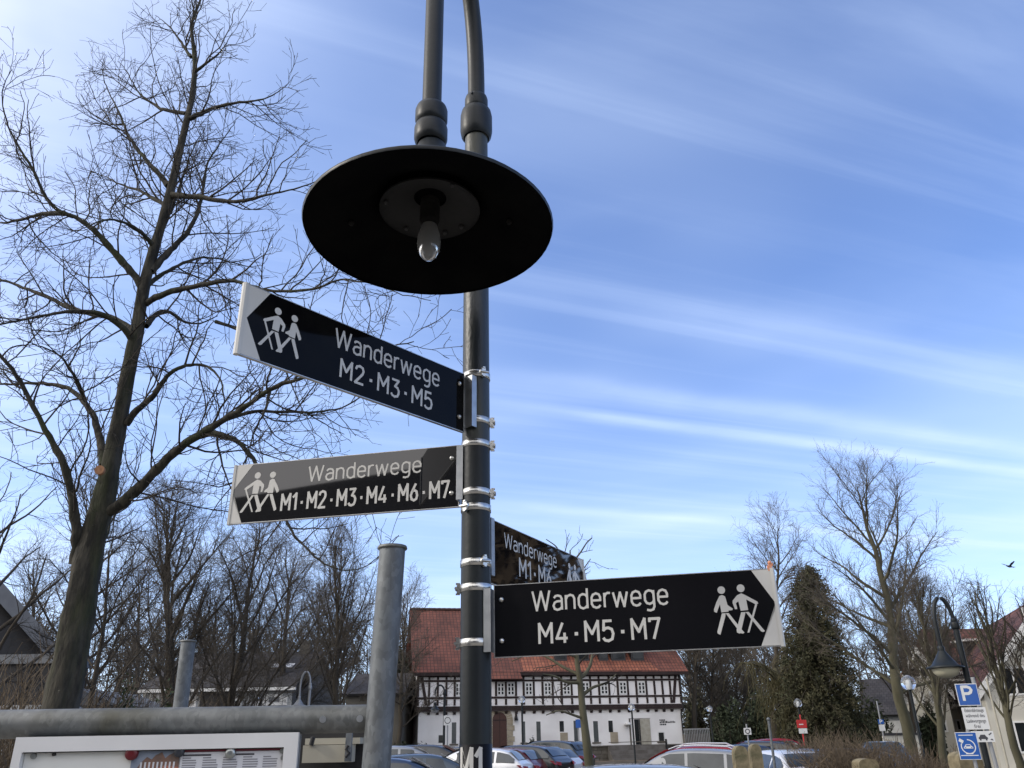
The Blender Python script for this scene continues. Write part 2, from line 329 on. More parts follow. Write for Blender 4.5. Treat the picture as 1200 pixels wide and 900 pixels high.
M_head = mat('head_light_glass', (.70, .72, .75), .12)
M_plate = mat('number_plate', (.65, .65, .63), .4)
M_trim = mat('car_trim_black', (.016, .016, .018), .5)
M_chrome = mat('chrome_trim', (.7, .7, .72), .15, 1)

# ------------------------------------------------------------------ stroke lettering (plain DIN-like strokes)
G = {
 'W': (.84, [[(.02,1),(.22,0.02),(.44,.97),(.66,0.02),(.86,1)]]),
 'a': (.45, [[(.06,.60),(.14,.70),(.25,.72),(.38,.68),(.44,.55),(.44,0)], [(.44,.43),(.22,.43),(.09,.37),(.03,.22),(.08,.06),(.21,0),(.33,.03),(.44,.13)]]),
 'n': (.44, [[(.02,0),(.02,.72)], [(.02,.5),(.10,.66),(.24,.72),(.37,.67),(.43,.53),(.43,0)]]),
 'd': (.45, [[(.44,0),(.44,1)], [(.44,.56),(.36,.68),(.23,.72),(.10,.66),(.03,.52),(.03,.2),(.10,.06),(.23,0),(.36,.05),(.44,.16)]]),
 'e': (.45, [[(.03,.37),(.44,.37),(.44,.52),(.38,.66),(.24,.72),(.10,.66),(.03,.52),(.03,.2),(.10,.06),(.24,0),(.36,.03),(.44,.12)]]),
 'r': (.25, [[(.02,0),(.02,.72)], [(.02,.5),(.09,.66),(.18,.71),(.30,.70)]]),
 'w': (.68, [[(.02,.72),(.17,0),(.35,.70),(.52,0),(.68,.72)]]),
 'g': (.45, [[(.44,.72),(.44,-.08),(.38,-.22),(.24,-.27),(.09,-.23)], [(.44,.56),(.36,.68),(.23,.72),(.10,.66),(.03,.52),(.03,.24),(.10,.10),(.23,.05),(.36,.1),(.44,.2)]]),
 'M': (.62, [[(.02,0),(.02,1),(.32,.38),(.61,1),(.61,0)]]),
 '1': (.26, [[(.0,.76),(.24,1),(.24,0)]]),
 '2': (.50, [[(.03,.76),(.08,.92),(.25,1),(.42,.93),(.47,.76),(.42,.58),(.02,.02),(.50,.02)]]),
 '3': (.48, [[(.02,.98),(.44,.98),(.22,.60),(.38,.55),(.46,.40),(.46,.24),(.38,.06),(.22,0),(.08,.04),(.0,.16)]]),
 '4': (.54, [[(.32,1),(.02,.23),(.54,.23)], [(.40,.50),(.40,0)]]),
 '5': (.50, [[(.44,.98),(.07,.98),(.04,.53),(.14,.62),(.26,.64),(.42,.56),(.48,.34),(.42,.09),(.25,0),(.09,.04),(.01,.16)]]),
 '6': (.50, [[(.36,1),(.10,.52),(.03,.3),(.09,.08),(.25,0),(.41,.08),(.47,.3),(.41,.52),(.27,.60),(.13,.54)]]),
 '7': (.48, [[(.02,.82),(.02,.98),(.46,.98),(.16,0)]]),
 '.': (.44, [[(.14,.42),(.30,.42)]]),
 'P': (.56, [[(.04,0),(.04,.96),(.34,.96),(.48,.88),(.54,.73),(.48,.57),(.34,.49),(.04,.49)]]),
 ' ': (.3, []),
}
def ribbon(pts, w):
    P = [Vector(p) for p in pts]; n = len(P); out = []
    for i in range(n):
        d0 = (P[i]-P[i-1]).normalized() if i else None; d1 = (P[i+1]-P[i]).normalized() if i < n-1 else None
        if d0 is None: d0 = d1
        if d1 is None: d1 = d0
        n0 = Vector((-d0.y, d0.x)); n1 = Vector((-d1.y, d1.x)); b = (n0+n1)
        if b.length < .3: b = n0
        b.normalize(); k = min(1/max(b.dot(n0), .2), 1.9)
        out.append((P[i]+b*w/2*k, P[i]-b*w/2*k))
    return out
def split_sharp(pts, w):
    out = [[pts[0]]]
    for i in range(1, len(pts)-1):
        a = Vector(pts[i])-Vector(pts[i-1]); b = Vector(pts[i+1])-Vector(pts[i]); out[-1].append(pts[i])
        if a.normalized().dot(b.normalized()) < .05: out.append([pts[i]])
    out[-1].append(pts[-1]); res = []
    for k, st in enumerate(out):
        P = [Vector(p) for p in st]
        if k > 0: P[0] = P[0]-(P[1]-P[0]).normalized()*w*.32
        if k < len(out)-1: P[-1] = P[-1]+(P[-1]-P[-2]).normalized()*w*.32
        res.append([tuple(p) for p in P])
    return res
def letters(mb, text, x, z, h, w=.125, gap=.17, width=None, T=None, thick=.0006):
    """strokes laid on the X-Z plane at y = 0 facing -Y; returns end x"""
    tot = sum(G[c][0] for c in text)+gap*(len(text)-1); sx = h if width is None else width/tot
    cx = x; lay = 0
    for c in text:
        gw, strokes = G[c]; ww = w*1.25 if c == '.' else w
        for st in [q for st0 in strokes for q in split_sharp([(px_*sx, py_*h) for px_, py_ in st0], ww*h)]:
            lay += 1; y = -.00006*(lay % 5)
            rb = ribbon(st, ww*h)
            for (a, b), (c2, d) in zip(rb[:-1], rb[1:]):
                q = [(cx+p.x, y-thick, z+p.y) for p in (b, d, c2, a)]
                if T: q = [T(v) for v in q]
                mb.add(q, [(0, 1, 2, 3)])
        cx += (gw+gap)*sx
    return cx

# ------------------------------------------------------------------ ground
def sheet(name, poly, z, m, kind='structure'):
    mb = MB(); mb.add([(x, y, z) for x, y in poly], [tuple(range(len(poly)))])
    return tag(mb.build(name, m), kind=kind)
sheet('ground', [(-900, -900), (900, -900), (900, 1500), (-900, 1500)], 0, M_grass)
mb = MB(); mb.box(-60, 70, 57.0, 57.25, -.2, .44); tag(mb.build('kerb', M_pave), kind='structure')
mb = MB(); mb.box(-60, 70, 57.25, 59.8, -.2, .43); tag(mb.build('pavement', M_pave), kind='structure')
sheet('bounce_ground', [(-14, -14), (14, -14), (14, 9.0), (-14, 9.0)], .03, M_bounce)  # unseen pale ground added round the viewpoint to bounce warm light upward
sheet('planting_bed', [(9.5, 21), (30, 21), (30, 40), (13, 38)], .03, M_soil)
sheet('leaf_bed', [(-9, 57.4), (9, 57.4), (9, 59.5), (-9, 59.5)], .445, M_soil)

# ------------------------------------------------------------------ near street lamp
POLE_X, POLE_Y, POLE_R = -.124, 2.5, .0465
def z_at_y(ypx, Y=POLE_Y, x=557): return float(at(x, ypx, Y)[2])
lamp_t = thing('street_lamp', 'tall dark grey street lamp post carrying four black hiking signs and a wide round shade', 'street lamp', (POLE_X, POLE_Y, 0))
LX, LY = (at(503, 272, 2.02)[0]-POLE_X, 2.02-POLE_Y)
ARM = at(505.5, 140, 2.02); ax, ay = ARM[0]-POLE_X, ARM[1]-POLE_Y
zc0, zc1, zc2, zc3 = z_at_y(163), z_at_y(130), z_at_y(128), z_at_y(114)
mb = MB(); zmid = z_at_y(520)
mb.lathe([(.075, 0), (.075, .35), (.062, .42), (POLE_R, .5), (POLE_R, 1.0)], k=40)
mb.lathe([(POLE_R, 1.0), (POLE_R, zmid)], k=40); mb.build('pole', M_pole, lamp_t)
mb = MB(); mb.lathe([(POLE_R, zmid), (POLE_R*.985, (zmid+zc0)/2), (POLE_R*.97, zc0)], k=40); mb.build('upper_pole', M_polemoss, lamp_t)
def bulge(r, z0, z1, e=.25):
    h = z1-z0; return [(r*.80, z0), (r*.93, z0+h*.08), (r, z0+h*.25), (r, z0+h*.75), (r*.93, z0+h*.92), (r*.78, z1)]
mb = MB(); mb.lathe(bulge(.064, zc0, zc1), k=32); mb.lathe(bulge(.047, zc1-.004, zc3), k=32)
mb.sphere((-.015, -.045, zc3-.02), .006, 8); mb.build('pole_collar', M_pole, lamp_t)
# arch from the pole up and over to the lamp arm
z_top = zc3-.01; arch = []
zarm_top = z_top
for i in range(25):
    th = math.pi*i/24
    k = (1-math.cos(th))/2
    arch.append((ax*k, ay*k, z_top+.62*math.sin(th)**.9))
za1 = float(at(505, 126, 2.02)[2]); za0 = float(at(505, 169, 2.02)[2])
arch += [(ax, ay, z_top-(z_top-za1)*t) for t in (.3, .7, 1.0)]
mb = MB(); rr = [.0345]*8+[.034]*6+[.032]*14; mb.tube(arch, rr[:len(arch)], 24); mb.build('arch_arm', M_pole, lamp_t)
zam = (za0+za1)/2
mb = MB(); mb.lathe(bulge(.053, zam, za1), (ax, ay, 0), 32); mb.lathe(bulge(.054, za0, zam+.003), (ax, ay, 0), 32); mb.lathe([(.03, za0-.03), (.03, za0+.01)], (ax, ay, 0), 24)
mb.build('arm_collar', M_pole, lamp_t)
zr = float(at(501, 272, 2.02)[2])
pL, pR = at(356.5, 272, 2.02), at(645, 272, 2.02); SR = np.linalg.norm(pR-pL)/2*1.0
sc = (LX, LY, 0)
mb = MB()
mb.lathe([(SR, zr), (SR+.003, zr+.008), (SR-.004, zr+.016), (SR*.80, zr+.050), (SR*.55, zr+.115), (SR*.34, zr+.18), (SR*.2, zr+.24), (.045, za0-.01), (.03, za0)], sc, 64)
shade = mb.build('lamp_shade', M_pole, lamp_t)
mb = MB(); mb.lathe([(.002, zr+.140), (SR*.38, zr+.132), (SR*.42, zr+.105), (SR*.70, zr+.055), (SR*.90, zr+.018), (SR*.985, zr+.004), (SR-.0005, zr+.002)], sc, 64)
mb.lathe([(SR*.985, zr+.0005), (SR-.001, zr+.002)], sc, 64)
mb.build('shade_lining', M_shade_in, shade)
mb = MB(); mb.lathe([(SR*.412, zr+.078), (SR*.41, zr+.086), (SR*.32, zr+.100), (SR*.2, zr+.114), (.05, zr+.126)], sc, 48)
refl = mb.build('reflector_dish', M_reflector, shade)
for a_ in (75, 48, 195, 305, 130):
    mb = MB(); mb.sphere((LX+SR*.36*math.cos(math.radians(a_)), LY+SR*.36*math.sin(math.radians(a_)), zr+.088), .008, 8); mb.build('screw', M_black, refl)
zq = zr+.068
mb = MB(); prof = [(.028, zq+.05), (.031, zq+.03)]
for i in range(6): prof += [(.031, zq+.028-i*.011), (.027, zq+.022-i*.011)]
mb.lathe(prof+[(.024, zq-.045)], sc, 24); mb.build('bulb_socket', M_socket, lamp_t)
mb = MB(); mb.lathe([(.020, zq-.035), (.028, zq-.055), (.035, zq-.085), (.0365, zq-.11), (.033, zq-.135), (.024, zq-.155), (.012, zq-.166), (.001, zq-.169)], sc, 24); mb.build('light_bulb', M_bulb, lamp_t)
for a_ in (10, 172): 
    mb = MB(); mb.sphere((LX+SR*.66*math.cos(math.radians(a_)), LY+SR*.66*math.sin(math.radians(a_))-.01, zr+.056), .010, 8); mb.build('fixing_screw', M_socket, shade)
# black sleeve with the trail mark low on the post
zsl = z_at_y(872)
mb = MB(); mb.lathe([(POLE_R+.001, zsl-.35), (POLE_R+.001, zsl-.0005), (POLE_R, zsl)], k=40); sl = mb.build('trail_sleeve', M_blk_matte, lamp_t)
def wrap(v):
    a = -math.pi/2 + v[0]/(POLE_R+.0013); r = POLE_R+.0016-v[1]; return (r*math.cos(a), r*math.sin(a), v[2])
zb_ = z_at_y(877); mb = MB(); letters(mb, 'M', -.046, zb_-.088, .088, .125, .24, .037, T=wrap, thick=.0004); mb.build('letter', M_wht, sl)
mb = MB(); letters(mb, '1', .002, zb_-.088, .088, .125, .24, .015, T=wrap, thick=.0004); mb.build('letter', M_wht, sl)

# ------------------------------------------------------------------ direction signs
SL, SH, SR0 = .8275, .2081, .0601
HIK1 = [(185,315),(210,308),(235,322),(241,352),(248,402),(292,437),(286,450),(250,452),(250,462),(185,466),(180,392),(142,468),(120,456),(120,435),(150,372)]
HIK2 = [(345,318),(385,302),(415,318),(520,385),(526,402),(506,412),(422,360),(428,456),(360,460),(350,374),(326,388),(332,442),(310,443),(296,385),(300,364)]
LEGS = [[(188,475),(222,475),(215,505),(152,665),(128,652),(128,634)], [(222,475),(250,475),(345,622),(368,655),(355,663),(318,655),(308,618)],
        [(362,473),(402,473),(345,628),(338,655),(322,661),(302,650),(302,625)], [(402,473),(430,473),(550,650),(532,658),(515,650)]]
STICK = [(496,408),(514,412),(412,656),(394,656)]
def hikers(mb, T):
    lay = 0
    def poly(p):
        nonlocal lay; lay += 1
        mb.add([T(x, y, .0006+.00005*lay) for x, y in p], [tuple(range(len(p)))])
    for cx, cy, r in ((208, 263, 35), (386, 256, 36)):
        poly([(cx+r*math.cos(t*math.pi/10), cy+r*math.sin(t*math.pi/10)) for t in range(20)])
    for p in (HIK1, HIK2, *LEGS, STICK): poly(p)
def make_sign(label, heading, z, rev, black, lines, arrow, fig, bands, thick=.010):
    """panel in its own frame: X = reading direction, Z up, face on -Y.  rev: sign points left"""
    d = np.array([math.cos(heading), math.sin(heading)])
    rz = heading if not rev else heading+math.pi
    t = thing('hiking_sign', label, 'sign', (POLE_X, POLE_Y, z), rz, 'black hiking signs on the lamp post')
    s = -1 if rev else 1
    X = lambda u: s*(SR0+u)          # u: 0 at the pole, SL at the tip
    def bx(mb, u0, u1, *r): a, b = sorted((X(u0), X(u1))); mb.box(a, b, *r)
    mb = MB(); bx(mb, 0, SL-.012, 0, thick, 0, SH); mb.build('panel', [black], t)
    mb = MB(); bx(mb, -.0008, SL-.011, -.0006, thick+.0006, SH, SH+.0022); bx(mb, -.0008, SL-.011, -.0006, thick+.0006, -.0022, 0); bx(mb, -.003, -.0005, -.001, thick+.001, -.0022, SH+.0022)
    mb.build('edge_trim', M_signedge, t)
    mb = MB(); a = [X(SL-.012), X(SL)]
    prof = [(X(SL-.0125), -.003), (X(SL-.004), -.004), (X(SL), .002), (X(SL), thick), (X(SL-.004), thick+.004), (X(SL-.0125), thick+.003)]
    mb.prism([(p[0], p[1], -.003) for p in prof], (0, 0, SH+.006)); mb.build('end_cap', M_wht, t)
    # white arrow field
    mb = MB(); tu, tt, tb = arrow
    vs = [(X(tt), SH-.0005), (X(SL-.0125), SH-.0005), (X(SL-.0125), SH*.52), (X(tu), SH*.52), (X(SL-.0125), .0005), (X(tb), .0005)]
    mb.add([(p[0], -.0008, p[1]) for p in vs], [(0, 3, 2, 1), (3, 5, 4, 2)]); mb.build('arrow_field', M_wht, t)
    for txt, u0, v0, h, wd, st in lines:
        mb = MB(); x0 = X(u0) if not rev else X(u0)      # u0 = where reading starts
        letters(mb, txt, x0, v0, h, st, .17 if '.' not in txt else .2, wd); mb.build('lettering', M_wht, t)
    fu, fv, fs = fig
    mb = MB()
    if rev: T = lambda x, y, o: (X(fu)+(335-x)*fs, -o, fv+(460-y)*fs)
    else: T = lambda x, y, o: (X(fu)+(x-335)*fs, -o, fv+(460-y)*fs)
    hikers(mb, T); mb.build('hiker_symbol', M_wht, t)
    # carrier rail, bands and screws
    mb = MB(); bx(mb, -.0255, -.0035, -.037, -.034, .012, SH-.012); bx(mb, -.0065, -.0035, -.0339, thick+.012, .012, SH-.012); bx(mb, -.0035, .02, thick+.001, thick+.004, .012, SH-.012)
    br = mb.build('mounting_rail', M_alu, t)
    for vb in (.165, .045):
        mb = MB(); mb.sphere((X(.022), -.002, vb), .0085, 12); mb.build('bolt', M_steel, t)
    for zb, sa in bands:
        r = POLE_R+.0025; zz = zb-z
        mb = MB(); mb.lathe([(r-.002, zz-.0115), (r, zz-.0105), (r, zz+.0105), (r-.002, zz+.0115)], k=40)
        bn = mb.build('clamp_band', M_steel, t)
        ang = sa-rz
        cx, cy = (r+.004)*math.cos(ang), (r+.004)*math.sin(ang)
        mb = MB(); ct, stn = math.cos(ang), math.sin(ang)
        Tm = lambda v: (cx+v[0]*ct-v[1]*stn, cy+v[0]*stn+v[1]*ct, zz+v[2])
        mb.box(-.006, .006, -.007, .007, -.0135, .0135, T=Tm); mb.box(-.004, .009, -.004, .004, .0136, .018, T=Tm); mb.box(-.004, .009, -.004, .004, -.018, -.0136, T=Tm)
        mb.tube([Tm((.008, -.016, 0)), Tm((.008, .016, 0))], .0045, 8); mb.build('clamp_screw', M_steel, bn)
        if abs(ang) > 9: pass
    return t
def uv_on_sign(x, y, heading, z):
    d = np.array([math.cos(heading), math.sin(heading), 0]); n = np.array([-d[1], d[0], 0]); p0 = np.array([POLE_X, POLE_Y, z])
    q = on_plane(x, y, p0, n); return float((q-p0)@d-SR0), float(q[2]-z)
HD = [math.radians(a) for a in (-13.34, 168.04, 228.14, 62.9)]
def Lw(x0, x1): return None
def line(txt, x0, yb0, x1, yb1, capy0, i, z, st=.112):
    u0, v0 = uv_on_sign(x0, yb0, HD[i], z); u1, v1 = uv_on_sign(x1, yb1, HD[i], z); _, vt = uv_on_sign(x0, capy0, HD[i], z)
    return (txt, u0, (v0+v1)/2, vt-v0, abs(u1-u0), st)
def arr(i, z, top, tip, bot):
    return (uv_on_sign(*tip, HD[i], z)[0], uv_on_sign(*top, HD[i], z)[0], uv_on_sign(*bot, HD[i], z)[0])
zz = 2.219
make_sign('lowest black hiking sign, white arrow to the right, reading Wanderwege M4 M5 M7', HD[0], zz, False, M_blk_matte,
    [line('Wanderwege', 624, 715, 783, 709, 692, 0, zz), line('M4.M5.M7', 632, 753.5, 775, 749.5, 730, 0, zz, .135)],
    arr(0, zz, (880, 668), (911, 712), (893, 762)), (uv_on_sign(864.5, 714, HD[0], zz)[0], uv_on_sign(864.5, 716, HD[0], zz)[1], .000305),
    [(z_at_y(690), math.radians(180)), (z_at_y(754), math.radians(180))])
zz = 2.688
F2 = uv_on_sign(305, 577, HD[1], 2.688)
make_sign('middle black hiking sign, white arrow left, reading Wanderwege M1 M2 M3 M4 M6 M7', HD[1], zz, True, M_blk_gloss,
    [line('Wanderwege', 361, 563.5, 493, 554, 546, 1, zz), line('M1.M2.M3.M4.M6.M7', 329, 598, 526, 584, 579, 1, zz, .14)],
    arr(1, zz, (297, 545), (271, 578), (283, 611)), (F2[0], F2[1]-.004, .000325),
    [(z_at_y(523), 0), (z_at_y(579), 0)])
zz = 2.925
F3 = uv_on_sign(329, 390, HD[2], 2.925)
make_sign('topmost black hiking sign, just below the lamp shade, reading Wanderwege M2 M3 M5', HD[2], zz, True, M_blk,
    [line('Wanderwege', 392, 408, 514, 451, 386, 2, zz), line('M2.M3.M5', 398, 444.5, 506, 478, 423, 2, zz, .135)],
    arr(2, zz, (317, 343), (289, 372), (305, 420)), (F3[0], F3[1], .00030),
    [(z_at_y(443), math.radians(-60)), (z_at_y(496), math.radians(0))])
zz = 2.454
make_sign('black hiking sign pointing away behind the lamp post, half hidden, reading Wanderwege M1', HD[3], zz, False, M_blk_gloss,
    [line('Wanderwege', 591, 642, 652, 664.5, 625, 3, zz), ('M1.M6', uv_on_sign(609, 683, HD[3], zz)[0], .052, .062, .26, .15)],
    arr(3, zz, (676, 652), (688, 668), (682, 690)), (uv_on_sign(672, 672, HD[3], zz)[0], .1, .00031),
    [(z_at_y(597), math.radians(-125)), (z_at_y(661), math.radians(-58))])
q = at(903, 664, 2.30); mb = MB(); mb.box(-.008, .004, -.004, .006, -.012, .004); mb.box(-.004, .008, -.003, .004, .003, .011); mb.sphere((0, 0, .012), .006, 8)
tag(mb.build('orange_clip', M_orange, loc=on_plane(903, 664, (POLE_X, POLE_Y, 0), (math.sin(-HD[0]), math.cos(HD[0]), 0))+np.array([0, .004, 0])), 'pale orange scrap on the top edge of the lowest sign near its arrow tip', 'scrap')

# ------------------------------------------------------------------ galvanised stand and display case (left foreground)
def galv_post(px_top, px_bot, Y, r, label, m, mcap):
    a = at(*px_top, Y); b = at(*px_bot, Y); x = (a[0]+b[0])/2
    t = thing('steel_post', label, 'post', (x, Y, 0))
    zt = a[2]; lean = (a[0]-b[0])*.5
    mb = MB(); mb.tube([(-lean*2, 0, 0), (-lean, 0, b[2]), (lean, 0, zt-.004)], r, 40); mb.build('post', m, t)
    mb = MB(); mb.lathe([(.001, zt+.004), (r*.8, zt+.004), (r*1.10, zt+.002), (r*1.16, zt-.004), (r*1.12, zt-.007), (r, zt-.007)], (lean, 0, 0), 40); mb.build('cap', mcap, t)
    return t
galv_post((460, 641), (441, 895), 2.25, .0365, 'thick galvanised steel post with flat cap between the display case and the lamp post', M_galv, M_galv_old)
galv_post((221, 751), (211, 832), 4.3, .036, 'shorter galvanised steel post rising behind the horizontal rail', M_galv, M_galv_old)
r0 = at(434, 842, 2.28); r1 = at(-40, 849.5, 2.18)
rt = thing('steel_rail', 'horizontal galvanised steel rail above the display case, mossy along its underside', 'rail', tuple(r1))
mb = MB(); dr = r0-r1; n_ = 24
mb.tube([dr*i/n_ for i in range(n_+1)], .0345, 40); mb.build('rail', M_galv_old, rt)
mb = MB(); mb.tube([dr*.992, dr*1.004], .0362, 40); mb.build('end_plate', M_galv_old, rt)
for xx in (381, 423):
    qq = at(xx, 842, 2.28)-r1; mb = MB(); nrm = np.array([.05, -1, -.1]); nrm /= np.linalg.norm(nrm)
    vq = np.array([0, 0, EYE])-(qq+r1); vq /= np.linalg.norm(vq); nrm = vq; ax_ = dr/np.linalg.norm(dr); w0 = qq-ax_*(qq@ax_); c = qq-w0; nrm = vq-ax_*(vq@ax_); nrm /= np.linalg.norm(nrm); c = c+nrm*.0346; mb.tube([c, c+nrm*.003], .0085, 20); mb.tube([c+nrm*.003, c+nrm*.0045], .0045, 12); mb.build('rivet', M_alu, rt)
# display case
A = at(19, 864, 2.12); B = at(350, 861, 2.2)
cx_ = B-A; cw = math.hypot(cx_[0], cx_[1]); rzc = math.atan2(cx_[1], cx_[0])
tilt = (B[2]-A[2])
ct = thing('display_case', 'white framed notice case with leaflets and magnets, hanging under the galvanised rail', 'notice board', tuple(A), rzc)
ch = 1.0; fw = .034
def cbox(name, x0, x1, y0, y1, z0, z1, m, par=ct):
    mb = MB(); mb.box(x0, x1, y0, y1, z0, z1); return mb.build(name, m, par)
mb = MB()
for (poly) in ([(0, 0), (cw, 0), (cw-fw, -fw), (fw*.6, -fw)], [(cw, 0), (cw, -ch), (cw-fw, -ch+fw), (cw-fw, -fw)], [(0, -ch), (0, 0), (fw*.6, -fw), (fw*.6, -ch+fw)], [(cw, -ch), (0, -ch), (fw*.6, -ch+fw), (cw-fw, -ch+fw)]):
    mb = MB(); mb.prism([(x, 0, z) for x, z in poly], (0, .022, 0)); mb.build('frame_profile', M_frame, ct)
cbox('case_body', .002, cw-.002, .0225, .075, -ch+.002, -.002, M_caseside)
cbox('backing_board', fw*.6+.001, cw-fw-.001, .0180, .0222, -ch+fw, -fw-.001, M_backing)
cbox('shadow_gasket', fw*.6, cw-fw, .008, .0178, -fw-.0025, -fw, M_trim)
def px_case(x, y):
    q = on_plane(x, y, A+np.array([0, .017, 0]), (-math.sin(rzc), math.cos(rzc), 0)); dd = q-A
    return float(dd[0]*math.cos(rzc)+dd[1]*math.sin(rzc)), float(dd[2])
x0, z0 = px_case(156, 879); x1, _ = px_case(212, 879); x2, _ = px_case(332, 879); xm, _ = px_case(272, 879)
pic = cbox('picture_leaflet', x0, x1, .0155, .0175, z0-.2, z0, M_photo)
mb = MB(); wq = x1-x0
mb.add([(x0+wq*a, .0148, z0-b) for a, b in ((.12, .045), (.2, .03), (.32, .016), (.42, .022), (.5, .012), (.62, .006), (.70, .02), (.78, .012), (.92, .006), (1, .02), (1, .05), (.6, .05))], [tuple(range(11, -1, -1))]); mb.build('town_roofs_print', M_photo2, pic)
mb = MB(); mb.add([(x0+wq*a, .0142, z0-b) for a, b in ((0, .2), (1, .2), (1, .04), (.7, .036), (.45, .046), (.1, .052), (0, .07))], [tuple(range(7))]); mb.build('red_roofs_print', M_photo3, pic)
mb = MB()
for i in range(9): mb.box(x0+wq*(.2+.085*i), x0+wq*(.235+.085*i), .0138, .0147, z0-.044, z0-.028)
mb.build('white_gables_print', M_paper, pic)
leaf = cbox('white_leaflet', x1+.002, x2, .0155, .0175, z0-.2, z0-.008, M_paper)
cbox('wine_strip', x1+.002, x2, .0150, .0174, z0-.007, z0+.004, M_wine, leaf)
mb = MB(); rnd = random.Random(4)
wl = x2-x1
for c in range(5):
    for r_ in range(12):
        w_ = wl*.15*(1 if r_ % 5 else .6)*(.85+.15*rnd.random())
        mb.box(x1+wl*(.03+.195*c), x1+wl*(.03+.195*c)+w_, .0147, .0154, z0-.022-r_*.0055, z0-.0195-r_*.0055)
mb.build('print_lines', M_ink, leaf)
mb = MB(); mb.box(x1+wl*.03, x1+wl*.3, .0147, .0154, z0-.0165, z0-.0125); mb.build('print_heading', M_inkdark, leaf); mb = MB(); mb.box(x1+wl*.5, x1+wl*.72, .0147, .0154, z0-.0165, z0-.0125); mb.build('print_heading', M_inkdark, leaf)
for xx, yy, r_, m_, nm in ((155.5, 883, .0155, M_magred, 'red'), (211, 881, .0125, M_magdark, 'dark'), (271, 882.5, .0125, M_magsil, 'metal')):
    x_, z_ = px_case(xx, yy); t_ = ct
    mb = MB(); mb.tube([(x_, .015, z_), (x_, .006, z_), (x_, .003, z_), (x_, .0025, z_)], [r_, r_, r_*.9, r_*.3], 20); o = mb.build('magnet', m_, ct); o['label'] = nm+' round magnet holding up the leaflets'
for xx, yy, r_ in ((40, 886, .0065), (55, 880, .005), (64, 884, .004), (331, 880, .006), (332, 888, .006)):
    x_, z_ = px_case(xx, yy); mb = MB(); mb.tube([(x_, .0175, z_), (x_, .010, z_)], r_, 12); mb.build('screw', M_magsil if r_ > .005 else M_black, ct)
# second case end behind the posts
q0 = at(356, 864, 2.55); q1 = at(412, 893, 2.55)
bt = thing('metal_box', 'cream metal box with a hinged bracket behind the right edge of the display case', 'box', tuple(q0))
w_ = q1[0]-q0[0]; h_ = q0[2]-q1[2]
mb = MB(); mb.box(0, w_, 0, .05, -h_, -h_*.32); mb.build('box_front', M_cream, bt)
mb = MB(); mb.box(0, w_*1.12, .02, .09, -h_*.30, -h_*.05); mb.build('box_lid', M_cream, bt)
mb = MB(); mb.box(-.06, w_*1.3, .09, .13, -h_*4, .015); mb.build('rear_panel', M_black, bt)
mb = MB(); mb.box(w_*.88, w_*1.0, -.02, -.004, -h_*.97, .03); mb.build('bracket', M_galv, bt)
mb = MB(); mb.tube([(w_*.94, -.022, -h_*.35), (w_*.90, -.022, -h_*.5), (w_*.97, -.022, -h_*.65), (w_*.9, -.022, -h_*.8)], .004, 8); mb.build('hook', M_black, bt)
mb = MB(); mb.tube([(w_*.2, -.006, .0), (w_*.17, -.006, -h_*.32)], .007, 8); mb.build('latch', M_black, bt)

# ------------------------------------------------------------------ bare trees
class Wood:
    """collects many thin tapered limbs as quads"""
    def __init__(s): s.V = []; s.Q = []; s.n = 0
    def limb(s, P, R, k):
        n = len(P); T = np.gradient(P, axis=0); T /= np.linalg.norm(T, axis=1)[:, None]+1e-9
        ref = np.array([.31, .2, .93]) if abs(T[0, 2]) < .8 else np.array([.93, .31, .2])
        N1 = np.cross(T, ref); N1 /= np.linalg.norm(N1, axis=1)[:, None]+1e-9; N2 = np.cross(T, N1)
        a = np.arange(k)*(2*math.pi/k)
        V = P[:, None]+R[:, None, None]*(np.cos(a)[None, :, None]*N1[:, None]+np.sin(a)[None, :, None]*N2[:, None])
        i = np.arange(n-1)[:, None]*k; j = np.arange(k)[None]; j2 = (j+1) % k
        s.Q.append((np.stack([i+j, i+j2, i+k+j2, i+k+j], -1).reshape(-1, 4))+s.n); s.V.append(V.reshape(-1, 3)); s.n += n*k
    def build(s, name, mat, parent=None, smooth=True): return tomesh(name, np.concatenate(s.V), np.concatenate(s.Q), mat, parent, smooth)

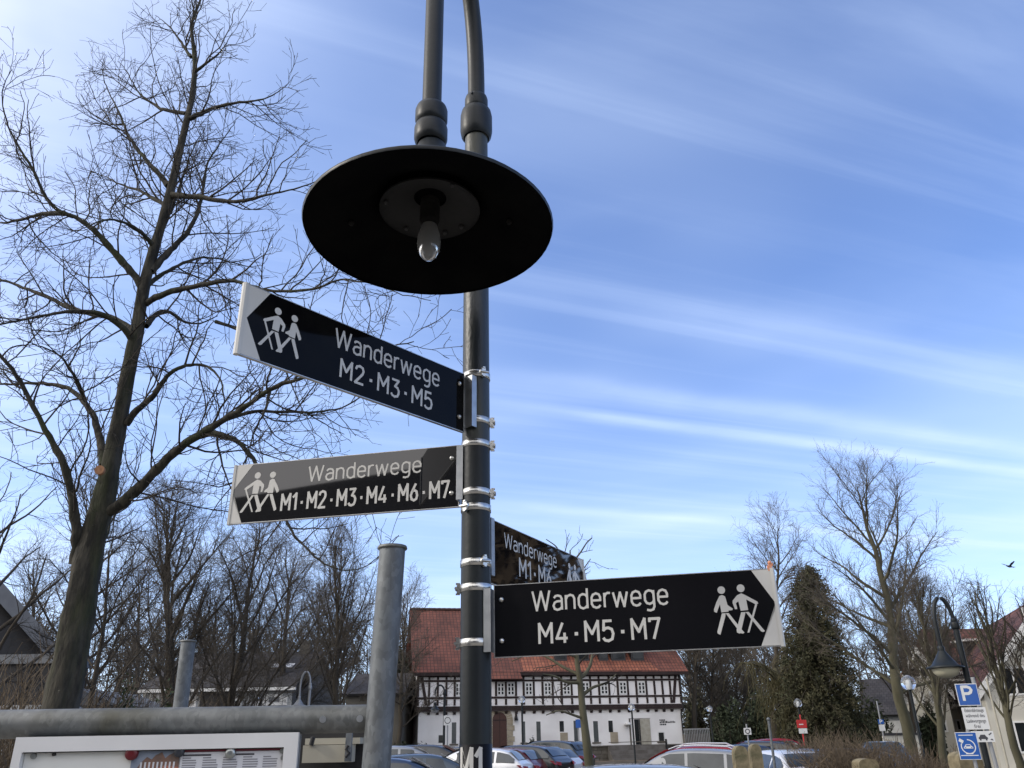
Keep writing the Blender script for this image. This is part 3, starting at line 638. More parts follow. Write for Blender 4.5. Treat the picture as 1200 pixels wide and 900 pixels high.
def unit(v): return v/(np.linalg.norm(v)+1e-9)
def side_dir(rng, d, ang):
    r = rng.normal(size=3); r -= d*(r@d); r = unit(r); return unit(d*math.cos(ang)+r*math.sin(ang))
def wander(rng, p, d, L, n, jit, up, lift=0):
    P = [p]; st = L/n; d = d.copy()
    for i in range(n):
        d = unit(d+rng.normal(size=3)*jit+np.array([0, 0, up])); P.append(P[-1]+d*st)
    return np.array(P)
def sprout(rng, wd, P, R, lev, spec, floor=0):
    """grow child branches along limb P; spec: list of dict per level"""
    if lev >= len(spec): return
    sp = spec[lev]; seg = np.linalg.norm(np.diff(P, axis=0), axis=1); cum = np.concatenate([[0], np.cumsum(seg)]); tot = cum[-1]
    num = max(1, int(round(tot*sp['dens']*(.8+.4*rng.random()))))
    t0 = sp.get('t0', .1)
    for j in range(num):
        t = t0+(1-t0)*((j+rng.random())/num); s_ = t*tot; i = min(len(seg)-1, int(np.searchsorted(cum, s_, side='right')-1)); f = (s_-cum[i])/max(seg[i], 1e-6)
        p = P[i]+(P[i+1]-P[i])*f; d = unit(P[i+1]-P[i]); r = (R[i]+(R[i+1]-R[i])*f)
        L = sp['len']*(.55+.7*rng.random())*(1-sp.get('fall', .45)*t)
        ang = math.radians(rng.uniform(*sp['ang'])); dd = side_dir(rng, d, ang)
        if sp.get('flat') and dd[2] < -.2: dd[2] *= -.5; dd = unit(dd)
        n = sp['n']; Q = wander(rng, p, dd, L, n, sp['jit'], sp['up'])
        r1 = min(r*.62, sp['r']*(.7+.6*rng.random())); RR = np.linspace(r1, max(sp['rt'], r1*.25), n+1)
        wd.limb(Q, RR, sp.get('k', 3))
        sprout(rng, wd, Q, RR, lev+1, spec)

# ---- the big bare tree on the left, limbs followed one by one
rng = np.random.default_rng(11)
TY = 9.0
big = thing('bare_tree', 'largest bare tree, thick mossy trunk dividing into limbs that spread behind the left-pointing signs', 'tree', tuple(at(68, 835, TY)*np.array([1, 1, 0])))
base = np.array(big.location)
def path(pts, d1=0.0, d0=0.0, r0=6, r1=2):
    n = len(pts); cum = np.concatenate([[0], np.cumsum([math.hypot(pts[i+1][0]-pts[i][0], pts[i+1][1]-pts[i][1]) for i in range(n-1)])]); cum = cum/cum[-1]
    P = np.array([at(x, y, TY+d0+(d1-d0)*c) for (x, y), c in zip(pts, cum)])-base
    # pixel radius -> metres
    R = np.array([(r0+(r1-r0)*c)*((q+base-np.array([0, 0, EYE]))@Fv)/F_PX for q, c in zip(P, cum)])
    # resample smooth
    from numpy import interp
    m = max(8, int(n*4)); tt = np.linspace(0, 1, m)
    Ps = np.stack([interp(tt, cum, P[:, k]) for k in range(3)], 1); Rs = interp(tt, cum, R)
    for _ in range(3): Ps[1:-1] = (Ps[:-2]+2*Ps[1:-1]+Ps[2:])/4
    L = np.linalg.norm(np.diff(Ps, axis=0), axis=1).sum()
    Ps[1:] += rng.normal(size=(m-1, 3))*L/m*.05
    return Ps, Rs
trunk_pts = [(62, 880), (70, 833), (84, 761), (93, 712), (101, 670), (110, 625), (121, 596), (127, 559), (134, 519), (141, 487), (151, 430), (160, 395), (165, 356), (172, 320), (187, 271), (201, 218), (210, 180), (218, 147), (226, 111), (229, 75), (226, 48), (223, 27), (236, 0), (240, -30)]
trunk_r = [23, 20, 18, 17, 16.5, 14, 13, 11.2, 9.4, 8.6, 7.9, 7.4, 6.8, 6.0, 5.2, 4.6, 4.1, 3.6, 3.1, 2.6, 2.1, 1.6, 1.2, .8]
TP = np.array([at(x, y, TY) for x, y in trunk_pts])-base
g0 = TP[1].copy(); TP[0] = np.array([-.06, 0, -.1])
TR = np.array([r*((q+base-np.array([0, 0, EYE]))@Fv)/F_PX for r, q in zip(trunk_r, TP)]); TR[0] = TR[1]*1.3
TP = np.insert(TP, 1, [(-.02, 0, .5)], 0); TR = np.insert(TR, 1, TR[1]*1.18)
tt = np.linspace(0, len(TP)-1, 110); TPs = np.stack([np.interp(tt, np.arange(len(TP)), TP[:, k]) for k in range(3)], 1); TRs = np.interp(tt, np.arange(len(TP)), TR)
for _ in range(4): TPs[1:-1] = (TPs[:-2]+2*TPs[1:-1]+TPs[2:])/4
# lumpy trunk skin
wt = Wood(); k_ = 22
wt.limb(TPs, TRs, k_); V0 = wt.V[0]; hh = V0[:, 2]; aa = np.arange(len(V0)) % k_*2*math.pi/k_
rad_vec = V0-np.repeat(TPs, k_, 0)
lump = 1+.06*np.sin(aa*3+hh*2.1)+.05*np.sin(aa*5-hh*3.3+1)+.04*np.sin(hh*9+aa*2)+.03*np.sin(hh*23+aa*7)
knot = .15*np.exp(-((hh-2.55)/.16)**2)*np.maximum(0, np.cos(aa-.3))
wt.V[0] = np.repeat(TPs, k_, 0)+rad_vec*(lump+knot)[:, None]
LIMBS = [
 ([(89, 660), (91, 625), (85, 583), (76, 542), (51, 500), (61, 520)][:5]+[(36, 472), (20, 438), (-6, 408), (-40, 385)], -.8, 7.6, 4),
 ([(122, 602), (134, 596), (161, 574), (191, 542), (218, 518), (250, 500), (286, 478), (317, 455), (353, 443), (400, 432), (440, 410), (485, 400)], -1.6, 8.2, 2),
 ([(222, 517), (250, 496), (297, 481), (334, 483), (373, 483), (402, 479), (421, 466), (450, 455)], .6, 4, 1.6),
 ([(228, 512), (250, 505), (278, 515), (301, 543), (318, 575), (334, 609), (349, 633), (364, 648), (388, 667), (418, 669), (436, 660), (456, 640)], -1.0, 4.2, 1.2),
 ([(122, 545), (119, 525), (115, 502), (105, 477), (95, 466), (77, 452), (40, 448), (0, 451), (-30, 447)], .9, 6, 2.4),
 ([(148, 497), (158, 482), (179, 466), (190, 448), (201, 434), (225, 426), (248, 430), (262, 450), (262, 480)], -.7, 5, 2),
 ([(160, 395), (145, 378), (120, 369), (92, 366), (67, 353), (31, 338), (0, 327), (-30, 318)], 1.0, 5.2, 3),
 ([(158, 405), (147, 385), (118, 366), (85, 364), (40, 372), (0, 380), (-25, 388)], -1.2, 4.5, 2),
 ([(168, 340), (160, 325), (147, 311), (134, 296), (120, 280), (106, 266), (93, 256), (71, 249), (56, 236), (49, 222), (40, 200), (30, 185), (22, 173), (10, 150), (3, 125), (2, 108), (8, 90), (14, 82)], -.9, 5.4, 1.2),
 ([(75, 250), (50, 250), (25, 258), (0, 262), (-20, 262)], .6, 3.6, 2),
 ([(171, 356), (185, 346), (200, 342), (240, 333), (262, 329), (278, 328), (290, 334), (320, 342), (369, 340), (396, 327), (430, 330), (470, 345), (505, 352)], -1.8, 4.2, 1.3),
 ([(171, 382), (180, 370), (190, 364), (202, 366), (215, 378), (235, 380), (255, 370)], .9, 4, 1.6),
 ([(177, 318), (191, 302), (205, 288), (218, 275), (231, 253), (236, 235), (239, 215), (242, 191), (252, 177), (262, 162), (276, 142)], .8, 5, 1.2),
 ([(202, 229), (218, 230), (236, 231), (260, 236), (284, 236), (320, 227), (350, 220), (366, 215), (385, 206)], -1.2, 4.4, 1.3),
 ([(197, 218), (188, 206), (178, 196), (166, 181), (156, 169), (148, 154), (144, 142), (137, 126), (129, 111), (122, 95), (120, 82)], .7, 4, 1.1),
 ([(222, 139), (236, 133), (249, 127), (266, 122), (280, 120), (296, 119), (311, 116), (326, 108), (340, 96)], -.7, 3.5, 1.1),
 ([(218, 133), (205, 131), (191, 129), (178, 121), (164, 111), (155, 96), (147, 80), (138, 72)], .7, 3, 1),
 ([(229, 84), (242, 74), (258, 62), (266, 50), (272, 38)], -.4, 2.4, .9),
 ([(224, 67), (216, 56), (209, 44), (198, 30), (182, 18)], .4, 2.4, .9),
 ([(190, 262), (205, 240), (216, 200), (228, 170), (240, 150)], .9, 3, 1.1),
 ([(194, 240), (180, 232), (160, 222), (140, 216), (122, 206), (105, 200)], 1.3, 3, 1),
 ([(180, 290), (170, 275), (150, 262), (128, 256), (108, 262), (85, 275)], -1.2, 3.4, 1.1),
 ([(167, 340), (184, 325), (210, 310), (240, 300), (268, 306), (300, 315)], 1.3, 3.4, 1.1),
 ([(104, 665), (120, 640), (135, 600), (150, 575), (172, 556)], 1.6, 3, 1.3),
 ([(100, 470), (88, 440), (70, 415), (45, 405), (20, 396)], -1.3, 3, 1.2),
 ([(253, 377), (275, 382), (305, 400), (330, 425), (350, 470), (372, 510)], -.8, 2.6, 1),
 ([(316, 455), (312, 480), (300, 500), (290, 530), (284, 560)], -.5, 2.4, 1),
]
SPB = [dict(dens=5.6, len=1.25, ang=(30, 70), n=8, jit=.15, up=.06, r=.012, rt=.0042, k=4, fall=.5, t0=.06),
       dict(dens=6.6, len=.50, ang=(30, 62), n=4, jit=.16, up=.06, r=.0068, rt=.0034, k=3, fall=.4),
       dict(dens=6.5, len=.20, ang=(30, 65), n=2, jit=.12, up=.04, r=.0044, rt=.0026, k=3, fall=.3, t0=.2)]
tw = Wood(); rng = np.random.default_rng(5)
for pts, dep, ra, rb in LIMBS:
    P, R = path(pts, dep, 0, ra*.9, rb*.8); R = R*np.linspace(1, .4, len(R)); R = R*(1+.10*rng.normal(size=len(R)).clip(-1, 1.5)); wt.limb(P, R, 10); sprout(rng, tw, P, R, 0, SPB)
sprout(rng, tw, TPs[62:], TRs[62:], 0, SPB)
wt.build('trunk', M_bark, big)
tw.build('crown', M_twig, big, False)
c_ = at(125.5, 558, TY)-base; mb = MB(); mb.tube([c_+np.array([.02, -.20, 0]), c_+np.array([.025, -.245, 0])], .055, 14); mb.build('pruning_cut', M_cut, big)

def gen_tree(name, label, x, ytop, Y, trunk_r, xb=None, seed=0, style='round', bark=None, twig=None, group='bare trees round the car park', dens=1.0, lean=0.0, fork=.3, spread=1.0, zb=0.0, rk=1.0, tilt_k=1.0):
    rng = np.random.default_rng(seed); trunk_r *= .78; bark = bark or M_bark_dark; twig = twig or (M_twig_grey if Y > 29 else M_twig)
    top = at(x, ytop, Y); xb = xb if xb is not None else x
    b = at(xb, 865, Y); H = top[2]-zb
    t = thing(name, label, 'tree', (b[0], Y, zb), 0, None)
    off = top[0]-b[0]
    n = 12; P = np.zeros((n+1, 3)); z = np.linspace(0, 1, n+1); P[:, 2] = z*H*.98; P[:, 0] = off*z**1.2; P[:, 0] += np.cumsum(rng.normal(size=n+1)*H*.006); P[:, 1] += np.cumsum(rng.normal(size=n+1)*H*.006)
    P[0, :2] = 0
    R = trunk_r*(1-z)**.75+.012; R[0] *= 1.25
    wt = Wood(); wt.limb(P, R, 10); tw = Wood()
    nl = {'round': 20, 'fountain': 24, 'upright': 26, 'slim': 18}[style]
    tr = .009*Y/45*rk; dens *= 1.6
    for j in range(nl):
        t_ = fork+(1-fork)*((j+rng.random()*.8)/nl)**{'fountain': 1.7}.get(style, 1.05); t_ = min(t_, .97)
        i = int(t_*n); f = t_*n-i; p = P[i]+(P[i+1]-P[i])*f; r = R[i]+(R[i+1]-R[i])*f
        az = j*2.399+rng.normal()*.4
        tilt = math.radians({'round': 58, 'fountain': 38, 'upright': 32, 'slim': 48}[style]*(1-.45*t_)*tilt_k+rng.normal()*6)
        d = np.array([math.cos(az)*math.sin(tilt), math.sin(az)*math.sin(tilt), math.cos(tilt)])
        L = H*spread*{'round': .40, 'fountain': .62, 'upright': .50, 'slim': .24}[style]*(1-t_)**{'round': .45, 'fountain': .7, 'upright': .6, 'slim': .3}[style]*(.8+.4*rng.random())+.5
        Q = wander(rng, p, d, L, 9, .10, {'round': .035, 'fountain': .03, 'upright': .06, 'slim': .03}[style])
        RR = np.linspace(min(r*.6, trunk_r*.32), max(tr*.9, .011), 10); wt.limb(Q, RR, 6)
        s1 = H/12
        sp = [dict(dens=1.9*dens/s1*1.2, len=H*.13, ang=(25, 60), n=5, jit=.14, up=.06, r=.020*s1, rt=tr*.8, fall=.35, t0=.12),
              dict(dens=2.3*dens/s1*1.2, len=H*.065, ang=(25, 55), n=3, jit=.16, up=.05, r=.011*s1, rt=tr*.6, fall=.3),
              dict(dens=2.6*dens/s1*1.2, len=H*.034, ang=(25, 55), n=2, jit=.15, up=.03, r=tr*.8, rt=tr*.45, fall=.3)]
        sprout(rng, tw, Q, RR, 0, sp)
    wt.build('trunk', bark, t); tw.build('crown', twig, t, False)
    return t

TREES = [   # label, x, ytop, Y, trunk_r, xb, style, kw
 ('bare tree at the left edge, dark limbs in front of the slate gabled house', -8, 575, 17, .20, -25, 'round', dict(fork=.25, spread=1.0, dens=.42)),
 ('young bare tree with a slim dark stem just right of the largest tree\'s trunk', 128, 640, 20, .10, 112, 'round', dict(fork=.2, dens=.9)),
 ('bare tree with arching limbs left of the tall central one, behind the largest tree', 95, 560, 34, .26, 100, 'round', dict(fork=.3)),
 ('tall bare tree with a dark trunk directly behind the shorter steel post', 208, 588, 30, .30, 202, 'upright', dict(fork=.22, dens=1.2)),
 ('bushy bare tree with a fan of upswept branches, right of the shorter steel post', 295, 612, 32, .22, 262, 'fountain', dict(fork=.12, dens=1.15)),
 ('bare tree with an even fan crown under the middle hiking sign', 330, 640, 46, .22, 330, 'fountain', dict(fork=.15, dens=1.1)),
 ('slender bare tree standing left of the thick steel post', 396, 632, 36, .18, 390, 'upright', dict(fork=.25, dens=1.0)),
 ('bare tree in the gap between the thick steel post and the half-timbered house', 476, 690, 60, .22, 470, 'round', dict(fork=.2)),
 ('low bare tree far behind the brick row house', 365, 690, 60, .25, 365, 'round', dict(fork=.2)),
 ('far bare tree seen between the largest tree and the shorter post', 160, 660, 58, .25, 160, 'round', dict(fork=.2)),
 ('far bare tree behind the slate gabled house, left of the largest trunk', 40, 650, 55, .25, 40, 'round', dict(fork=.2)),
 ('bare tree in front of the brick row house roof', 255, 690, 50, .25, 250, 'round', dict(fork=.15)),
 ('round-topped bare tree behind the pointed conifer', 910, 606, 62, .30, 905, 'round', dict(fork=.45, spread=.75, twig=1)),
 ('tall bare tree with a mossy green trunk, highest crown on the right side', 994, 564, 38, .34, 1062, 'round', dict(fork=.25, spread=1.08, bark=1, dens=1.15, tilt_k=1.08)),
 ('bare tree with a slanting trunk just right of the tallest one on the right', 1075, 690, 34, .20, 1100, 'upright', dict(fork=.25, dens=1.0, bark=1)),
 ('slim bare tree behind the clear globe lamp on the right', 1052, 680, 44, .18, 1070, 'upright', dict(fork=.25)),
 ('pollarded bare tree right of the parking sign, in front of the red roof', 1150, 702, 27, .17, 1186, 'upright', dict(fork=.35, dens=.55, bark=1)),
 ('bare tree cut by the right picture edge in front of the big gable', 1206, 722, 26, .15, 1228, 'upright', dict(fork=.3, dens=.5)),
 ('thin bare tree behind the hooked lamp on the right', 1112, 690, 50, .16, 1112, 'round', dict(fork=.25, dens=.9)),
 ('bare tree with tall grey stem right beside the half-timbered house', 812, 706, 68, .30, 812, 'upright', dict(fork=.5, twig=1)),
 ('dense brown bare tree between the half-timbered house and the conifer', 862, 730, 74, .25, 862, 'fountain', dict(fork=.1, dens=1.2)),
 ('ivy-grown bare tree second from the half-timbered house', 832, 728, 70, .22, 832, 'round', dict(fork=.2, dens=1.2)),
 ('low spreading bare tree in front of the conifer', 985, 745, 58, .22, 985, 'round', dict(fork=.15, dens=1.1)),
]
for i, (lb, x, yt, Y, r, xb, st, kw) in enumerate(TREES):
    if kw.get('bark'): kw['bark'] = M_bark_green
    if kw.get('twig'): kw['twig'] = M_twig_grey
    gen_tree('bare_tree', lb, x, yt, Y, r, xb, 100+i, st, **kw)
# slender tree in front of the half-timbered house
rng = np.random.default_rng(77)
SY = 17.0
st_ = thing('bare_tree', 'slender young bare tree with greenish trunk directly in front of the half-timbered house', 'tree', tuple(at(691, 899, SY)*np.array([1, 1, 0])))
b0 = np.array(st_.location)
def spath(pts, r0, r1, d1=0):
    P = np.array([at(x, y, SY+d1*i/max(1, len(pts)-1)) for i, (x, y) in enumerate(pts)])-b0; R = np.linspace(r0, r1, len(pts))*SY/F_PX
    tt = np.linspace(0, len(P)-1, len(P)*4); Ps = np.stack([np.interp(tt, np.arange(len(P)), P[:, k]) for k in range(3)], 1)
    for _ in range(2): Ps[1:-1] = (Ps[:-2]+2*Ps[1:-1]+Ps[2:])/4
    return Ps, np.interp(tt, np.arange(len(P)), R)
wt = Wood(); tw = Wood()
SPS = [dict(dens=2.2, len=.75, ang=(25, 60), n=6, jit=.16, up=.05, r=.018, rt=.006, fall=.4, t0=.15), dict(dens=4, len=.32, ang=(25, 55), n=4, jit=.16, up=.04, r=.009, rt=.004, fall=.3), dict(dens=5, len=.14, ang=(25, 55), n=2, jit=.15, up=.03, r=.005, rt=.003)]
P0 = at(692, 925, SY)
for pts, a, b, d1 in [([(692, 925), (691, 899), (688, 875), (685, 850), (682, 825), (680, 800), (676, 775), (674, 740), (671, 700), (669, 668), (668, 645)], 5.6, .8, 0),
    ([(679, 795), (686, 790), (692, 780), (694, 768), (697, 740), (700, 700)], 2.5, .6, .6),
    ([(677, 790), (660, 782), (645, 772), (632, 766), (615, 768), (600, 775)], 1.8, .5, .8), ([(676, 770), (655, 762), (630, 760), (600, 764)], 1.5, .5, -.8),
    ([(680, 800), (664, 800), (650, 792), (636, 790)], 2, .6, -.5), ([(682, 815), (695, 805), (712, 800), (722, 790)], 2, .6, .5),
    ([(684, 842), (672, 838), (655, 832), (640, 838)], 1.6, .5, -.3), ([(669, 665), (660, 655), (652, 640), (640, 632)], 1.2, .5, 0), ([(670, 660), (680, 648), (688, 635), (694, 630)], 1.2, .5, 0), ([(672, 690), (680, 672), (692, 655)], 1.2, .5, .3)]:
    P, R = spath(pts, a, b, d1); wt.limb(P, R, 10); sprout(rng, tw, P, R, 0, SPS) if a < 5 else sprout(rng, tw, P[18:], R[18:], 0, SPS)
wt.limb(np.array([(0, 0, -.05), P0*0+(at(692, 925, SY)-b0)]), np.array([.13, 5.6*SY/F_PX]), 10)
wt.build('trunk', M_bark_green, st_); tw.build('crown', M_twig, st_, False)

# ------------------------------------------------------------------ leaf masses, conifer, willow, shrubs
def leaves(name, C, size, m, parent=None, seed=0, kind=None, stretch=None):
    """one small triangle pair per point of C"""
    rng = np.random.default_rng(seed); n = len(C); a = rng.normal(size=(n, 3)); a /= np.linalg.norm(a, axis=1)[:, None]
    if stretch is not None: a = a*(1-.7)+np.asarray(stretch)*.9; a /= np.linalg.norm(a, axis=1)[:, None]
    r = rng.normal(size=(n, 3)); b = np.cross(a, r); b /= np.linalg.norm(b, axis=1)[:, None]
    s = size*(.6+.8*rng.random((n, 1)))
    asp = .35 if stretch is None else .12
    V = np.stack([C-a*s, C+b*s*asp, C+a*s, C-b*s*asp], 1).reshape(-1, 3); Q = np.arange(4*n).reshape(n, 4)
    o = tomesh(name, V, Q, m, parent)
    if kind: o['kind'] = kind
    return o
def blob_points(rng, n, c, rad, clumps=26, csz=.33):
    cc = rng.normal(size=(clumps, 3)); cc /= np.linalg.norm(cc, axis=1)[:, None]; cc *= rng.random((clumps, 1))**.45; cc[:, 2] = np.abs(cc[:, 2])*.95-.05
    k = rng.integers(0, clumps, n); q = rng.normal(size=(n, 3)); q /= np.linalg.norm(q, axis=1)[:, None]; q *= csz*(rng.random((n, 1))**.4)*(.6+.8*rng.random(clumps)[k][:, None])
    return np.asarray(c)+(cc[k]+q)*np.asarray(rad)
def bush(name, label, cat, x, ytop, Y, wpx, m, seed, n=5000, size=.12, dep=1.6, zb=0, stem=True, depth=None, clumps=26):
    rng = np.random.default_rng(seed); top = at(x, ytop, Y); h = top[2]-zb; w = wpx/F_PX*Y/2*1.0
    t = thing(name, label, cat, (top[0], Y, zb))
    C = blob_points(rng, n, (0, 0, h*.12), (w, depth or w*.9, h*.85), clumps)
    C[:, 2] = np.clip(C[:, 2], .03, None); leaves('foliage', C, size, m, t, seed)
    if stem:
        wd = Wood()
        for j in range(7):
            d = unit(np.array([rng.normal()*.5, rng.normal()*.5, 1])); Q = wander(rng, np.zeros(3), d, h*.7, 5, .1, .05); wd.limb(Q, np.linspace(.05, .015, 6), 5)
        wd.build('stem', M_bark_dark, t)
    return t
# conifer
rng = np.random.default_rng(3); CY = 44.0
top = at(946, 660, CY); H = top[2]; cf = thing('conifer_tree', 'tall pointed olive-brown conifer with drooping boughs, right of the lowest sign', 'tree', (at(962, 862, CY)[0], CY, 0))
wd = Wood(); wd.limb(np.array([(0, 0, 0), (0, 0, H*.5), (top[0]-at(962, 862, CY)[0], 0, H*.98)]), np.array([.35, .2, .03]), 8)
CP = []
for j in range(260):
    t = (j/260)**.85; z = H*(.06+.93*t); L = (1-t)**.62*2.75*(.62+.55*rng.random())+.25; az = j*2.399+rng.random()
    n = 8; d = np.array([math.cos(az), math.sin(az), .15]); p = np.array([0, 0, z]); pts = []
    for i in range(n+1): f = i/n; pts.append(p+np.array([d[0]*L*f, d[1]*L*f, L*(.18*f-.50*f*f)]))
    pts = np.array(pts); wd.limb(pts, np.linspace(.03, .008, n+1), 3)
    m_ = int(230*L/2.5)+30; f = rng.random(m_)**.7; q = np.stack([np.interp(f*n, np.arange(n+1), pts[:, k]) for k in range(3)], 1)+rng.normal(size=(m_, 3))*np.array([.16, .16, .12])-np.array([0, 0, .14]); CP.append(q)
wd.build('trunk', M_bark_dark, cf); _c = np.concatenate(CP); _c[:, 0] += (top[0]-at(962, 862, CY)[0])*np.clip(_c[:, 2]/H, 0, 1); leaves('foliage', _c, .085, M_conif, cf, 1)
# weeping willow-like tree
def weeper(label, x, ytop, Y, xb, seed, spread, n_str, drop, m, lean=0):
    rng = np.random.default_rng(seed); top = at(x, ytop, Y); b = at(xb, 865, Y); H = top[2]
    t = thing('weeping_tree', label, 'tree', (b[0], Y, 0)); off = top[0]-b[0]
    P = np.array([(0, 0, 0), (off*.2, 0, H*.3), (off*.55, 0, H*.62), (off*.8, .3, H*.85)]); wd = Wood(); tt = np.linspace(0, 3, 13)
    P = np.stack([np.interp(tt, np.arange(4), P[:, k]) for k in range(3)], 1); wd.limb(P, np.linspace(.34, .12, 13), 10)
    sh = Wood()
    for j in range(22):
        i = rng.integers(5, 12); az = j*2.399; d = unit(np.array([math.cos(az), math.sin(az), .9])); Q = wander(rng, P[i], d, spread*(.6+.6*rng.random()), 8, .12, -.03); wd.limb(Q, np.linspace(.10, .02, 9), 5)
        for s in range(n_str):
            f = rng.random()*8; i2 = min(7, int(f)); p = Q[i2]+(Q[i2+1]-Q[i2])*(f-i2); L = drop*(.4+.8*rng.random())
            az2 = rng.random()*6.28; d2 = np.array([math.cos(az2)*.5, math.sin(az2)*.5, .3]); S_ = [p]
            for q in range(6):
                d2 = unit(d2+np.array([rng.normal()*.1, rng.normal()*.1, -.45])); S_.append(S_[-1]+d2*L/6)
            S_ = np.array(S_); S_[:, 2] = np.maximum(S_[:, 2], .8); sh.limb(S_, np.linspace(.016, .008, 7), 3)
    wd.build('trunk', M_bark_green, t); sh.build('crown', m, t, False); return t
weeper('weeping tree with yellowish-green hanging shoots, trunk leaning left beside the red notice', 900, 762, 46, 952, 8, 2.3, 46, 2.1, M_willow)
bush('evergreen_shrub', 'rounded dark evergreen shrub between the half-timbered house and the row of parked cars', 'shrub', 845, 822, 62, 52, M_yew, 1, 9000, .14)
bush('evergreen_shrub', 'large very dark evergreen mass under the conifer, right of the globe lamps', 'shrub', 905, 806, 66, 80, M_yew, 2, 12000, .16)
bush('evergreen_shrub', 'dark evergreen shrub just left of the grey outbuilding', 'shrub', 990, 800, 56, 85, M_yew, 3, 12000, .15)
bush('evergreen_shrub', 'dark ivy-covered shrub right of the thick steel post, left of the half-timbered house', 'shrub', 462, 742, 70, 50, M_yew, 4, 14000, .16)
bush('ivy_bush', 'ivy bush in front of the row house window, left of the shorter steel post', 'shrub', 152, 805, 24, 28, M_ivy, 5, 4000, .07)
bush('ivy_bush', 'second ivy clump right of the white row house window near the shorter steel post', 'shrub', 196, 798, 25, 20, M_ivy, 6, 3000, .07)
bush('garden_hedge', 'low dark hedge left of the half-timbered house, behind the parked cars', 'hedge', 480, 862, 58, 50, M_yew, 7, 5000, .10)
bush('potted_shrub', 'small conical evergreen beside a slim window of the half-timbered house', 'shrub', 623.5, 863, 60.5, 6.5, M_yew, 8, 900, .05, zb=.95)
bush('evergreen_shrub', 'dark shrub behind the white boundary wall of the right-hand apartments', 'shrub', 1085, 822, 44, 30, M_yew, 9, 5000, .12)
def twiggy(name, label, x, ytop, Y, wpx, seed, n, m, zb=0, dep=1.0):
    rng = np.random.default_rng(seed); top = at(x, ytop, Y); h = top[2]-zb; w = wpx/F_PX*Y/2
    t = thing(name, label, 'shrub', (top[0], Y, zb)); wd = Wood()
    for j in range(n):
        p = np.array([rng.uniform(-w, w)*.9, rng.uniform(-dep, dep), 0]); e = 1-.45*(abs(p[0])/w)**2
        d = unit(np.array([rng.normal()*.35+p[0]/w*.3, rng.normal()*.35, 1])); Q = wander(rng, p, d, h*e*(.6+.5*rng.random()), 6, .14, .03); wd.limb(Q, np.linspace(.012, .005, 7), 3)
        for q in range(4):
            i = rng.integers(1, 6); Q2 = wander(rng, Q[i], side_dir(rng, unit(Q[i+1]-Q[i]), .6), h*.3*(.5+rng.random()*.6), 3, .15, .04); wd.limb(Q2, np.linspace(.008, .004, 4), 3)
    o = wd.build('branches', m, t, False); return t
twiggy('bare_shrub', 'broad brown leafless shrub in front of the small parking sign on the right', 985, 856, 23, 90, 1, 900, M_shrub, dep=1.3)
twiggy('bare_shrub', 'smaller brown leafless shrub below the red notice', 938, 862, 30, 40, 2, 380, M_shrub)
twiggy('bare_shrub', 'brown leafless shrub left of the striped blue sign, beneath the tallest right-hand tree', 1065, 868, 21, 60, 3, 420, M_shrub)
twiggy('bare_shrub', 'tangled bare shrub at the left edge before the slate gabled house', 28, 765, 15, 120, 4, 420, M_shrub, dep=1.4)
twiggy('bare_shrub', 'reddish leafless hedge shrub at the foot of the left row house', 160, 790, 27, 110, 6, 500, M_shrub, dep=1.4)
# distant wood behind everything: one mass of trunks and twigs
def wood_band(label, x0, x1, Y0, Y1, ytop, n, seed):
    rng = np.random.default_rng(seed); wd = Wood(); C = []
    for j in range(n):
        Y = rng.uniform(Y0, Y1); x = rng.uniform(x0, x1); yt = ytop+rng.normal()*10; p = at(x, yt, Y); H = p[2]; b = np.array([p[0], Y, 0])
        P = wander(rng, b, np.array([0, 0, 1.0]), H, 8, .05, .05); wd.limb(P, np.linspace(.2, .03, 9), 5)
        for i in range(26):
            f = rng.uniform(1, 7.9); i0 = int(f); q = P[i0]+(P[i0+1]-P[i0])*(f-i0); az = rng.random()*6.28; d = unit(np.array([math.cos(az), math.sin(az), .9])); Q = wander(rng, q, d, H*.22*(.6+.6*rng.random()), 5, .12, .05); wd.limb(Q, np.linspace(.06, .03, 6), 3)
            for s in range(8):
                i2 = rng.integers(0, 5); Q3 = wander(rng, Q[i2], side_dir(rng, unit(Q[i2+1]-Q[i2]), .7), H*.08*(.5+rng.random()), 3, .15, .05); wd.limb(Q3, np.linspace(.035, .02, 4), 3)
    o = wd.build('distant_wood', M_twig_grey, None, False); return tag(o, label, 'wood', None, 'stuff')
wood_band('far brown leafless wood on the left skyline, behind the row house', -60, 480, 85, 120, 738, 90, 21)
wood_band('far leafless wood right of the half-timbered house, behind the conifer', 795, 1240, 80, 110, 752, 85, 22)
rng = np.random.default_rng(91); gt = thing('leafy_tree', 'broad olive-brown tree beyond the right picture edge, mirrored in the half-hidden sign', 'tree', (19, 15, 0))
leaves('foliage', blob_points(rng, 16000, (0, 0, 1.5), (6.5, 5, 9), 50), .3, M_shrub, gt, 91)
wd = Wood(); wd.limb(np.array([(0, 0, 0), (0, 0, 8.0)]), np.array([.4, .1]), 8); wd.build('trunk', M_bark_dark, gt)
for i, (x, yt, Y, w) in enumerate([(820, 815, 82, 60), (880, 800, 84, 90), (945, 812, 80, 70), (330, 815, 74, 110), (430, 800, 78, 80), (230, 815, 76, 120), (120, 822, 74, 120), (1010, 830, 70, 60)]):
    b_ = bush('undergrowth', None, None, x, yt, Y, w, M_yew if i % 2 else M_conif, 60+i, 6000, .2, stem=False)
    tag(b_, ['dark undergrowth just right of the half-timbered house', 'dark undergrowth behind the globe lamps', 'undergrowth behind the red notice', 'undergrowth behind the row house, under the middle sign', 'dark undergrowth behind the thick steel post', 'undergrowth behind the shorter steel post', 'undergrowth behind the largest tree trunk', 'undergrowth left of the grey outbuilding'][i], 'shrub')

